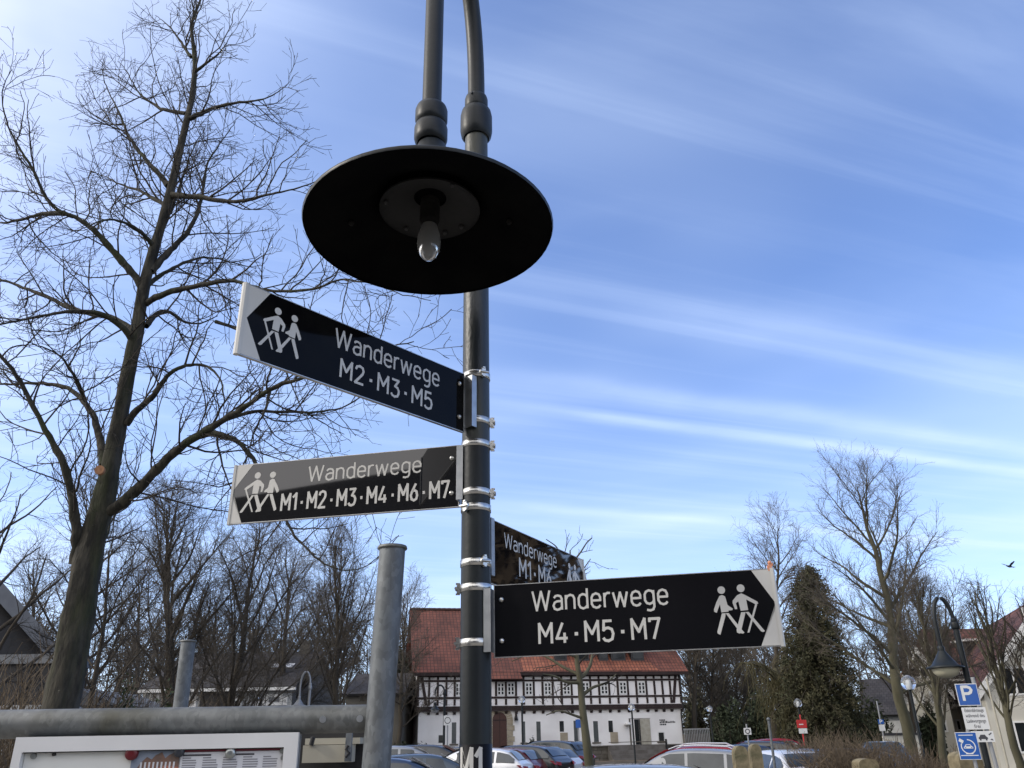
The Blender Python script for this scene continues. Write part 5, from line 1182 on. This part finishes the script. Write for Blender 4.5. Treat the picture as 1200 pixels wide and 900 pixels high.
# ------------------------------------------------------------------ street lamps
def hook_lamp(label, xp, ycol, ytip_arch, xl, yl, Y, rpole, rshade, side=-1, bowl=M_frost, mp=None):
    M_pole = mp or globals()['M_pole']
    """gooseneck lamp: pole, collar, arch, hat shade, bowl"""
    col = at(xp, ycol, Y); top = at((xp+xl)/2, ytip_arch, Y); lm = at(xl, yl, Y)
    xf = col[0]; t = thing('street_lamp', label, 'street lamp', (xf, Y, 0)); off = lm[0]-xf
    mb = MB(); mb.lathe([(rpole*1.5, 0), (rpole*1.5, .5), (rpole*1.1, .6), (rpole, 1), (rpole, col[2])], k=14); mb.build('pole', M_pole, t)
    mb = MB(); mb.lathe(bulge(rpole*1.5, col[2]-.1, col[2]+.06), k=14); mb.lathe(bulge(rpole*1.15, col[2]+.05, col[2]+.14), k=14); mb.build('pole_collar', M_pole, t)
    arch = []; h = top[2]-col[2]
    for i in range(17): th = math.pi*i/16; arch.append((off*(1-math.cos(th))/2, 0, col[2]+h*math.sin(th)))
    zc = lm[2]+rshade*.95; arch.append((off, 0, (col[2]+zc)/2)); arch.append((off, 0, zc))
    mb = MB(); mb.tube(arch, rpole*.75, 10); mb.build('arch_arm', M_pole, t)
    mb = MB(); mb.lathe(bulge(rpole*1.2, zc-.05, zc+.10), (off, 0, 0), 12); mb.build('arm_collar', M_pole, t)
    mb = MB(); s = rshade; mb.lathe([(s, lm[2]), (s*1.01, lm[2]+.02), (s*.72, lm[2]+.06*s/.38), (s*.45, lm[2]+.20*s/.38), (s*.25, lm[2]+.32*s/.38), (rpole*.8, lm[2]+.40*s/.38)], (off, 0, 0), 28)
    mb.lathe([(.01, lm[2]+.01), (s*.98, lm[2]-.002)], (off, 0, 0), 28); mb.build('lamp_shade', M_pole, t)
    mb = MB(); mb.lathe([(s*.74*math.cos(a), lm[2]-s*.55*math.sin(a)-.005) for a in [i*math.pi/16 for i in range(8)]]+[(.005, lm[2]-s*.55-.005)], (off, 0, 0), 28); mb.build('lamp_bowl', bowl, t)
hook_lamp('hooked street lamp with a cream bowl above the square parking sign on the right', 1119, 732, 700, 1108, 783, 18.5, .06, .38)
hook_lamp('hooked street lamp in front of the left end of the half-timbered house', 521, 812, 803, 509.5, 832, 40, .055, .25, bowl=M_globe)
hook_lamp('hooked street lamp seen above the rail in front of the brick gable', 363.5, 805, 787, 350, 827, 33, .05, .26, mp=M_signgrey)
def globe_lamp(label, x, yg, Y, rg, rp=.05, dark=True, inner=True, lantern=False):
    g = at(x, yg, Y); t = thing('globe_lamp', label, 'street lamp', (g[0], Y, 0))
    zg = g[2]
    mb = MB(); mb.lathe([(rp*1.6, 0), (rp*1.6, .4), (rp, .5), (rp, zg-rg*.9)], k=12); mb.lathe([(rp, zg-rg*.95), (rp*2.2, zg-rg*.92), (rp*1.8, zg-rg*.82)], k=12); mb.build('pole', M_pole if dark else M_signgrey, t)
    mb = MB(); mb.sphere((0, 0, zg), rg, 24); mb.build('globe', M_globe, t)
    if inner: mb = MB(); mb.lathe([(rg*.28, zg-rg*.9), (rg*.28, zg-.1*rg), (rg*.2, zg+.25*rg), (.01, zg+.32*rg)], k=12); mb.build('inner_lamp', M_signw, t)
    mb = MB(); mb.lathe([(rg*.45, zg+rg*.86), (rg*.35, zg+rg*.98), (.02, zg+rg*1.08)], k=14); mb.build('globe_cap', M_signgrey, t)
G_ = 'post lamps with clear globes'
globe_lamp('globe lamp with clear glass in front of the arched door\'s right side', 611.5, 820, 46, .19)
globe_lamp('globe lamp on a dark post in front of the light-coloured side door panel', 740, 829, 50, .20)
globe_lamp('globe lamp in front of the round dark shrub right of the half-timbered house', 831.5, 831, 56, .19)
globe_lamp('globe lamp second from the red notice, before the dark evergreens', 911.5, 829.5, 50, .20)
globe_lamp('globe lamp just above the red notice', 935, 824, 42, .20)
globe_lamp('large clear globe lamp on a dark post before the apartment house', 1064.5, 800.5, 29, .24)
globe_lamp('small lantern-like globe lamp in front of the row house windows', 306, 817, 34, .12)
# ------------------------------------------------------------------ traffic signs
def board(name, par, x0, x1, z0, z1, m, y=0, th=.004, back=None):
    mb = MB(); mb.box(x0, x1, y, y+th, z0, z1); return mb.build(name, m, par)
def text_obj(par, s, x, z, size, m, y, align='CENTER', maxw=None):
    c = bpy.data.curves.new('lettering', 'FONT'); c.body = s; c.size = size; c.align_x = align; c.align_y = 'CENTER'; c.extrude = .0003
    o = bpy.data.objects.new('tmp', c); COL.objects.link(o); bpy.context.view_layer.update()
    me = bpy.data.meshes.new_from_object(o.evaluated_get(bpy.context.evaluated_depsgraph_get())); bpy.data.objects.remove(o)
    wd_ = max(v.co.x for v in me.vertices)-min(v.co.x for v in me.vertices); kx = min(1.0, maxw/wd_) if maxw else 1.0
    for v in me.vertices: v.co = (x+v.co.x*kx, y-v.co.z, z+v.co.y)
    me.materials.clear(); me.materials.append(m); return link('lettering', me, par)
Yp = 14.0
def car_icon(mb, cx, cz, s, y):
    def p(L): mb.add([(cx+x*s, y, cz+z*s) for x, z in L], [tuple(range(len(L)))])
    p([(-.5, -.12), (.5, -.12), (.5, .05), (.38, .12), (.24, .34), (-.24, .34), (-.38, .12), (-.5, .05)])
pc = at(1134.5, 813.5, Yp); rzp = math.radians(-6)
ps = thing('parking_sign', 'square blue parking sign with white P above two white supplementary plates on a grey post', 'sign', (pc[0]+.12, Yp, 0), rzp)
def pz(y, x=1135): return at(x, y, Yp)[2]
W_ = (at(1147, 813, Yp)[0]-at(1122, 813, Yp)[0])/2*.98; z1, z0 = pz(801), pz(827)
o0 = pc[0]-(pc[0]+.12)
mb = MB(); mb.tube([(.12, .06, 0), (.04, .06, z1+.1)], .032, 12); mb.build('post', M_signgrey, ps)
b_ = board('parking_plate', ps, -W_-.12, W_-.12, z0, z1, M_signw)
b2 = board('blue_field', b_, -W_-.12+.012, W_-.12-.012, z0+.012, z1-.012, M_blue, -.0025, .002)
mb = MB(); letters(mb, 'P', -.12-.085, z0+.075, (z1-z0)*.66, .2, width=.155); o = mb.build('letter_p', M_signw, b_); o.location.y = -.004
z3, z2 = pz(829), pz(855); bq = board('supplementary_plate', ps, -W_-.10, W_-.07, z2, z3, M_signw)
for i, s_ in enumerate(('Elektrofahrzeuge', 'während des', 'Ladevorgangs', 'frei')): text_obj(bq, s_, -.085, z3-.5*(z3-z2)*(.28+.48*i), (z3-z2)*.23, M_inkdark, -.002, maxw=W_*1.72)
z5, z4 = pz(857), pz(870); bq = board('supplementary_plate', ps, -W_-.04, W_-.04, z4, z5, M_signw)
mb = MB(); car_icon(mb, -.04, (z4+z5)/2-.02, .14, -.002)
for k in (-1, 1): mb.add([(-.04+k*.045+.014*math.cos(t*.6283), -.0025, (z4+z5)/2-.045+.014*math.sin(t*.6283)) for t in range(10)], [tuple(range(10))])
mb.add([(-.04+.11+x, -.002, (z4+z5)/2+z) for x, z in ((-.02, .03), (.03, .06), (.035, .045), (-.01, .015))], [(0, 1, 2, 3)]); mb.add([(-.04+.10+x, -.002, (z4+z5)/2+z) for x, z in ((0, -.05), (.03, -.03), (.05, -.06))], [(0, 1, 2)])
mb.build('car_and_arrow_symbol', M_inkdark, bq)
# blue charging sign
Ye = 12.5; ec = at(1133, 874.5, Ye)
es = thing('charging_sign', 'narrow blue electric car charging sign with white car and plug, below the parking sign', 'sign', (ec[0]+.02, Ye, 0), math.radians(-14))
We = (at(1144, 874, Ye)[0]-at(1121, 874, Ye)[0])/2; ze1, ze0 = at(1130, 858, Ye)[2], at(1130, 890.5, Ye)[2]
mb = MB(); mb.tube([(.06, .05, 0), (.05, .05, ze1+.03)], .026, 12); mb.build('post', M_signgrey, es)
b_ = board('sign_plate', es, -We, We, ze0, ze1, M_signw); board('blue_field', b_, -We+.008, We-.008, ze0+.008, ze1-.008, M_blue, -.0025, .002)
zc = (ze0+ze1)/2-.01; mb = MB(); R_ = We*.70; a_ = [(math.radians(t)) for t in range(150, 452, 12)]
for p, q in zip(a_[:-1], a_[1:]): mb.add([(r*math.cos(a), -.004, zc+r*math.sin(a)) for r, a in ((R_-.014, p), (R_, p), (R_, q), (R_-.014, q))], [(0, 1, 2, 3)])
car_icon(mb, 0, zc-.01, .12, -.0041)
mb.add([(-R_*.85+x, -.004, zc+R_*.85+z) for x, z in ((-.03, -.01), (.02, -.04), (.04, -.005), (-.01, .028))], [(0, 1, 2, 3)]); mb.build('car_and_plug_symbol', M_signw, b_)
mb = MB(); mb.add([(x*.12, -.0046, zc-.01+z*.12) for x, z in ((-.28, .12), (.28, .12), (.18, .27), (-.18, .27))], [(0, 1, 2, 3)])
for k in (-1, 1): mb.add([(x*.12*k, -.0046, zc-.01+z*.12) for x, z in ((.26, -.06), (.42, -.06), (.42, .02), (.26, .02))], [(0, 1, 2, 3)])
mb.build('windscreen_symbol', M_blue, b_)
mb = MB(); rnd = random.Random(2)
for zz_, w_ in ((ze1-.045, .10), (ze0+.05, .12), (ze0+.072, .05)): mb.box(-w_, w_*.9, -.0045, -.003, zz_, zz_+.011)
mb.build('small_print', M_signw, b_)
def small_sign(name, label, x, y0, y1, wpx, Y, mcol, extra=None, post=True, tilt=0, cat='sign', round_=False, xfoot=None, ptop=None, mpost=None, zfoot=0):
    c = at(x, (y0+y1)/2, Y); t = thing(name, label, cat, (c[0], Y, 0)); w = wpx/F_PX*Y/2*.97; z1 = at(x, y0, Y)[2]; z0 = at(x, y1, Y)[2]
    if post: mb = MB(); mb.tube([((xfoot or 0), .05, zfoot), (0, .05, (at(x, ptop, Y)[2] if ptop else z1)+.02)], .03, 8); mb.build('post', mpost or M_signgrey, t)
    if round_: mb = MB(); mb.tube([(0, 0, (z0+z1)/2), (0, -.012, (z0+z1)/2)], (z1-z0)/2, 24); b = mb.build('sign_plate', mcol, t)
    else: b = board('sign_plate', t, -w, w, z0, z1, mcol, 0, .01)
    return t, b, w, z0, z1
t, b, w, z0, z1 = small_sign('parking_sign', 'small blue parking sign with white plate on a slim post before the grey outbuilding', 1032.5, 843, 848.5, 6.5, 37, M_blue, ptop=822)
mb = MB(); letters(mb, 'P', -.055, z0+.03, (z1-z0)*.75, .24, width=.10); o = mb.build('letter_p', M_signw, b); o.location.y = -.003
board('supplementary_plate', t, -w, w, z0-.27, z0-.02, M_signw)
t, b, w, z0, z1 = small_sign('zone_sign', 'small white square sign with dark ring, on a thin post above dark cars', 876, 853, 861, 8, 33, M_signw, ptop=849)
mb = MB(); a_ = [t_*math.pi/8 for t_ in range(17)]
for p, q in zip(a_[:-1], a_[1:]): mb.add([(r*math.cos(a), -.004, (z0+z1)/2+r*math.sin(a)) for r, a in ((.06, p), (.095, p), (.095, q), (.06, q))], [(0, 1, 2, 3)])
mb.build('ring_symbol', M_inkdark, b)
t, b, w, z0, z1 = small_sign('red_notice', 'red notice board with a white strip beside the leaning trunk of the weeping tree', 939.5, 843.5, 853, 11, 37, M_red, mpost=M_red, ptop=838)
mb = MB(); mb.box(-w*.55, w*.3, -.006, -.001, z0+.12, z1-.16); mb.build('faded_panel', M_signw, b).scale = (1, 1, 1)
board('white_strip', t, -w*.8, w*.9, z0-.22, z0-.02, M_signw)
t, b, w, z0, z1 = small_sign('round_sign', 'pale sign with round symbol before the left end of the half-timbered house', 524.5, 838.5, 850, 9, 38, M_signw)
mb = MB()
for p, q in zip(a_[:-1], a_[1:]): mb.add([(r*math.cos(a), -.004, (z0+z1)/2+r*math.sin(a)) for r, a in ((.11, p), (.14, p), (.14, q), (.11, q))], [(0, 1, 2, 3)])
mb.build('ring_symbol', M_inkdark, b)
t, b, w, z0, z1 = small_sign('blue_sign', 'small dark blue sign left of the slender tree trunk, in front of the white wall', 677.5, 843, 853, 5.5, 40, M_blue)
lp = thing('leaning_pole', 'thin grey pole leaning left among the parked cars beside the white car', 'pole', tuple(at(908, 900, 22)*np.array([1, 1, 0])))
q0 = at(908, 900, 22); q1 = at(900.5, 843, 22); mb = MB(); mb.tube([(0, 0, 0), tuple(q1-q0*np.array([1, 1, 0]))], .035, 8); mb.build('pole', M_galv, lp)
mb = MB(); e = q1-q0*np.array([1, 1, 0]); mb.sphere(tuple(e), .05, 8); mb.build('knob', M_galv, lp)
lp = thing('slim_pole', 'slim pale pole behind the right side of the parking sign', 'pole', tuple(at(1172, 860, 20)*np.array([1, 1, 0])))
mb = MB(); mb.tube([(0, 0, 0), (0, 0, at(1150, 795, 20)[2])], .025, 8); mb.build('pole', M_cream, lp)
lp = thing('bollard', 'short dark bollard at the foot of the stone steps', 'bollard', tuple(at(803, 880, 50)*np.array([1, 1, 0]))); mb = MB(); mb.lathe([(.06, 0), (.06, .95), (.04, 1.02), (.001, 1.05)], k=10); mb.build('shaft', M_trim, lp)
# bird
bc_ = at(1183, 664, 34); bd = thing('bird', 'dark bird in flight high above the right-hand roofs', 'bird', tuple(bc_), math.radians(200))
mb = MB(); mb.tube([(-.17, 0, -.01), (-.12, 0, 0), (-.05, 0, .01), (.03, 0, .01), (.09, 0, .015), (.125, 0, .02), (.15, 0, .015), (.18, 0, .005)], [.012, .03, .05, .048, .032, .03, .02, .004], 10); mb.build('body', M_bird, bd)
for s in (-1, 1):
    mb = MB(); mb.prism([(.06, s*.03, .02), (.09, s*.16, .10), (.05, s*.30, .17), (-.03, s*.28, .16), (-.06, s*.15, .09), (-.06, s*.03, .02)], (0, 0, .008)); mb.build('wing', M_bird, bd)
mb = MB(); mb.prism([(-.13, -.02, 0), (-.13, .02, 0), (-.27, .06, -.02), (-.27, -.06, -.02)], (0, 0, .006)); mb.build('tail', M_bird, bd)

# ------------------------------------------------------------------ parked cars
PAINT = {}; GROUND = []
def paint(c, metal=.3):
    if c not in PAINT: PAINT[c] = mat('car_paint_%d' % len(PAINT), c, .28, metal, tuple(x*.92 for x in c), 3, coat=.8)
    return PAINT[c]
PROF = {   # (x, top z, belt z) rear -> front;  x in metres
 'hatch': dict(L=4.2, W=1.78, st=[(0, .62, .62), (.04, .88, .88), (.22, 1.04, .96), (.55, 1.34, .97), (.85, 1.43, .97), (1.6, 1.48, .95), (2.3, 1.46, .93), (2.75, 1.25, .92), (3.15, 1.00, .92), (3.5, .92, .90), (3.95, .78, .77), (4.15, .62, .62), (4.2, .48, .48)]),
 'estate': dict(L=4.65, W=1.82, st=[(0, .62, .62), (.04, .92, .92), (.25, 1.08, .97), (.62, 1.40, .98), (1.0, 1.46, .98), (2.0, 1.48, .96), (2.7, 1.45, .94), (3.15, 1.24, .93), (3.6, .99, .93), (4.0, .90, .88), (4.4, .76, .75), (4.6, .60, .60), (4.65, .48, .48)]),
 'suv': dict(L=4.5, W=1.85, st=[(0, .70, .70), (.04, 1.00, 1.0), (.22, 1.18, 1.08), (.52, 1.54, 1.09), (.9, 1.62, 1.09), (1.8, 1.66, 1.07), (2.5, 1.64, 1.05), (2.95, 1.42, 1.04), (3.35, 1.14, 1.04), (3.75, 1.06, 1.02), (4.2, .92, .91), (4.44, .72, .72), (4.5, .55, .55)]),
}
def make_car(label, kind, x, ytop, Y, ang, col, rails=False, lights=True, wheels=True, group='cars parked in the car park'):
    pf = PROF[kind]; L, W = pf['L'], pf['W']; st = pf['st']; hmax = max(s[1] for s in st)
    c = at(x, ytop, Y); a = math.radians(ang); zg = max(.01, c[2]-hmax+.02); GROUND.append((c[0], Y, zg))
    t = thing('parked_car', label, 'car', (c[0], Y, zg), a, group)
    pm = paint(col); X0 = L/2; V = []; nr = 14
    for xx, tz, bz in st:
        e = min(xx, L-xx); wf = 1-.16*max(0, 1-e/.5)**2; w = W/2*wf; g = max(0, min(1, (tz-bz)/.45)); zb = .22+.1*max(0, 1-e/.3)
        wr = w*(.93-.20*g); half = [(w*.80, zb), (w*.985, zb+.12), (w, (zb+bz)/2+.02), (w*.985, bz-.06), (w*.955, bz), (wr+.02*(1-g), tz-.07*g-.012*(1-g)), (wr*.86, tz-.015*g)]
        V.append([(xx-X0, y, z) for y, z in half]+[(xx-X0, -y, z) for y, z in reversed(half)])
    fs = [(i*nr+j, i*nr+(j+1) % nr, (i+1)*nr+(j+1) % nr, (i+1)*nr+j) for i in range(len(st)-1) for j in range(nr)]
    vs = [p for s in V for p in s]
    mb = MB(); mb.add(vs, [(f[3], f[2], f[1], f[0]) for f in fs]+[tuple(range(nr)), tuple((len(st)-1)*nr+j for j in reversed(range(nr)))], smooth=True)
    body = mb.build('body', pm, t); sb = body.modifiers.new('s', 'SUBSURF'); sb.levels = 2; sb.render_levels = 2
    # glass: proud panes interpolated on the sections
    def sec(xx):
        for (a0, t0, b0), (a1, t1, b1) in zip(st[:-1], st[1:]):
            if a0 <= xx <= a1: f = (xx-a0)/(a1-a0); return t0+(t1-t0)*f, b0+(b1-b0)*f
    def side_pt(xx, f, s):
        tz, bz = sec(xx); e = min(xx, L-xx); wf = 1-.16*max(0, 1-e/.5)**2; w = W/2*wf; g = max(0, min(1, (tz-bz)/.45)); wr = w*(.93-.20*g)
        zl, zh = bz+.03, tz-.10*g; return (xx-X0, s*((w*.955)+(wr-w*.955)*f+.004), zl+(zh-zl)*f)
    xr, xf = st[3][0], st[8][0]
    segs = [(st[2][0]+.12, xr+.42), (xr+.50, (xr+xf)/2+.02), ((xr+xf)/2+.10, xf-.12)]
    for s in (-1, 1):
        for a0, a1 in segs:
            n = 6; mb = MB(); xs = [a0+(a1-a0)*i/n for i in range(n+1)]; vv = [side_pt(q, 0.02, s) for q in xs]+[side_pt(q, .93, s) for q in xs]
            mb.add(vv, [((i, i+1, n+2+i, n+1+i) if s > 0 else (n+1+i, n+2+i, i+1, i)) for i in range(n)], smooth=True); mb.build('side_window', M_cglass, t)
    def cross(x0, x1, nm, sgn):
        rows = []
        for i in range(5):
            xx = x0+(x1-x0)*i/4; tz, bz = sec(xx); g = max(0, min(1, (tz-bz)/.45)); wr = W/2*(.93-.20*g)*.84
            if sgn < 0: wr *= 1-.16*max(0, 1-xx/.5)**2
            rows.append([(xx-X0+sgn*.012, wr*k/3, tz-.0+.010-.012*(k/3)**2) for k in range(-3, 4)])
        vv = [p for r in rows for p in r]; mb = MB(); mb.add(vv, [(i*7+j, i*7+j+1, (i+1)*7+j+1, (i+1)*7+j) for i in range(4) for j in range(6)], smooth=True); mb.build(nm, M_cglass, t)
    cross(st[2][0]+.03, st[3][0]+.06, 'rear_window', -1); cross(st[6][0]+.08, st[8][0]-.05, 'windscreen', 1)
    if lights:
        for s in (-1, 1):
            mb = MB(); bz = st[1][2]; y0 = s*W*.30; y1 = s*W*.452; ya, yb = sorted((y0, y1)); y2 = s*W*.475; ya2, yb2 = sorted((s*W*.34, y2)); mb.prism([(-X0-.01, s*W*.30, bz-.12), (-X0+.01, s*W*.30, bz-.01), (-X0+.26, s*W*.497, bz+.05), (-X0+.06, s*W*.497, bz-.08)], (-.05, 0, 0)); mb.build('tail_light', M_tail, t)
            mb = MB(); z_ = st[-2][1]; mb.box(X0-.22, X0-.02, ya, yb, z_-.02, z_+.11); mb.build('head_light', M_head, t)
            mb = MB(); xm = st[8][0]-X0-.25; bz = st[7][2]; y_ = s*(W/2+.09); mb.lathe([(.01, -.07), (.08, -.05), (.09, .03), (.05, .07), (.01, .08)], (xm, y_, bz+.06), 8); mb.build('wing_mirror', pm, t)
        for xx in (-X0-.03, X0+.005): mb = MB(); mb.box(xx, xx+.02, -.26, .26, .50, .61); mb.build('number_plate', M_plate, t)
        mb = MB(); mb.box(-X0-.02, -X0+.1, -W*.40, W*.40, .24, .40); mb.build('bumper_trim', M_trim, t)
    if rails:
        for s in (-1, 1):
            mb = MB(); xs = [xr+.15+(st[6][0]-xr-.2)*i/8 for i in range(9)]; mb.tube([(q-X0, s*W*.355, sec(q)[0]+(.05 if 0 < i < 8 else -.02)) for i, q in enumerate(xs)], .016, 6); mb.build('roof_rail', M_chrome, t)
    if wheels:
        for xx in (.78-X0, L-.82-X0):
            for s in (-1, 1):
                mb = MB(); R = .32 if kind != 'suv' else .35; yo = s*(W/2+.012); yi = s*(W/2-.2); w_ = MB()
                w_.tube([(xx, yi, R), (xx, yo-s*.03, R), (xx, yo, R)], [R, R, R*.93], 24); wh = w_.build('wheel', M_tyre, t)
                mb.tube([(xx, yo, R), (xx, yo+s*.008, R)], R*.66, 20); mb.build('rim', M_rim, wh)
    return t
SIL = (.27, .28, .29); WHT = (.72, .73, .74); BLK = (.015, .016, .018); NAV = (.02, .035, .07); RED = (.30, .012, .018); DRD = (.12, .008, .012); GRY = (.10, .11, .12); GRN = (.018, .024, .022)
CARS = [   # label, kind, x, ytop, Y, heading deg (0 = nose to the right), colour, rails
 ('silver hatchback at the left end of the parked cars, beside the thick steel post', 'hatch', 476, 873, 29, 5, SIL, False),
 ('very dark blue car low between the thick steel post and the lamp post', 'hatch', 468, 886, 19, 4, NAV, False),
 ('black estate car parked behind the silver hatchback, left of the lamp post', 'estate', 508, 872, 34, -6, BLK, False),
 ('dark slate-blue car just left of the lamp post, low in the picture', 'hatch', 505, 882, 23, 8, (.05, .07, .09), False),
 ('grey hatchback partly behind the lamp post', 'hatch', 538, 874, 38, 172, GRY, False),
 ('white hatchback with red tail lights immediately right of the lamp post', 'hatch', 552, 876, 30, 165, WHT, False),
 ('dark red hatchback behind the white hatchback, right of the lamp post', 'hatch', 576, 876, 32, 155, DRD, False),
 ('black hatchback with chrome window line, left of the white compact car', 'hatch', 604, 872.5, 33, 152, BLK, False),
 ('white compact car between the black hatchback and the dark green estate', 'hatch', 622, 875.5, 36, 150, WHT, False),
 ('dark green estate car with red tail lights just left of the slender tree trunk', 'suv', 636, 867.5, 40, 150, GRN, False),
 ('silver-blue car with only its roof above the picture edge, in front of the slender tree', 'estate', 700, 895.5, 15.0, 176, (.22, .26, .30), False),
 ('red car with pale roof rails behind the silver off-roader', 'estate', 806, 873.5, 31, 165, RED, True),
 ('silver-grey off-roader in front of the stone pillars, low in the picture', 'suv', 797, 878.5, 24, 160, SIL, True),
 ('dark blue car half hidden between the silver off-roader and the pillars', 'hatch', 853, 872, 34, 185, NAV, False),
 ('black off-roader behind the right stone pillar', 'suv', 880, 868, 36, 150, BLK, False),
 ('dark slate car parked obliquely left of the red one', 'hatch', 893, 866, 44, 200, (.05, .07, .09), False),
 ('bright red hatchback parked left of the red notice', 'hatch', 915, 864.5, 40, 10, RED, False),
 ('white car seen from behind through the leaning thin pole', 'hatch', 910, 877.5, 25, 100, WHT, False),
 ('dark grey-blue car facing the viewer beside the small parking sign', 'hatch', 1033, 868.5, 31, 250, (.07, .09, .12), False),
 ('dark car with a pale headlight half hidden by the smaller brown shrub', 'hatch', 955, 876, 28, 190, BLK, False),
]
for i, (lb, kd, x, yt, Y, ang, c, rl_) in enumerate(CARS): make_car(lb, kd, x, yt, Y, ang, c, rl_)

# ------------------------------------------------------------------ gently uneven car park surface through the wheels of the cars
gs = np.array(GROUND); gs = gs[gs[:, 1] > 14]
extra = [(x, 57.0, .30) for x in range(-60, 71, 8)]+[(x, y, .02) for x in range(-60, 71, 8) for y in (-40, -10, 2, 9)]+[(x, y, .1) for x in (-60, -45, -30, 40, 55, 70) for y in (20, 35, 48)]
gs = np.concatenate([gs, np.array(extra, float)])
xs = np.linspace(-60, 70, 88); ys = np.concatenate([np.linspace(-40, 8, 12), np.linspace(10, 57, 48)])
V = []
for y in ys:
    for x in xs:
        d2 = (gs[:, 0]-x)**2+(gs[:, 1]-y)**2+1.0; w = d2**-2.0; V.append((x, y, float((w*gs[:, 2]).sum()/w.sum())))
nx = len(xs); Q = [(j*nx+i, j*nx+i+1, (j+1)*nx+i+1, (j+1)*nx+i) for j in range(len(ys)-1) for i in range(nx-1)]
tag(tomesh('car_park', V, Q, M_asphalt, None, True), kind='structure')
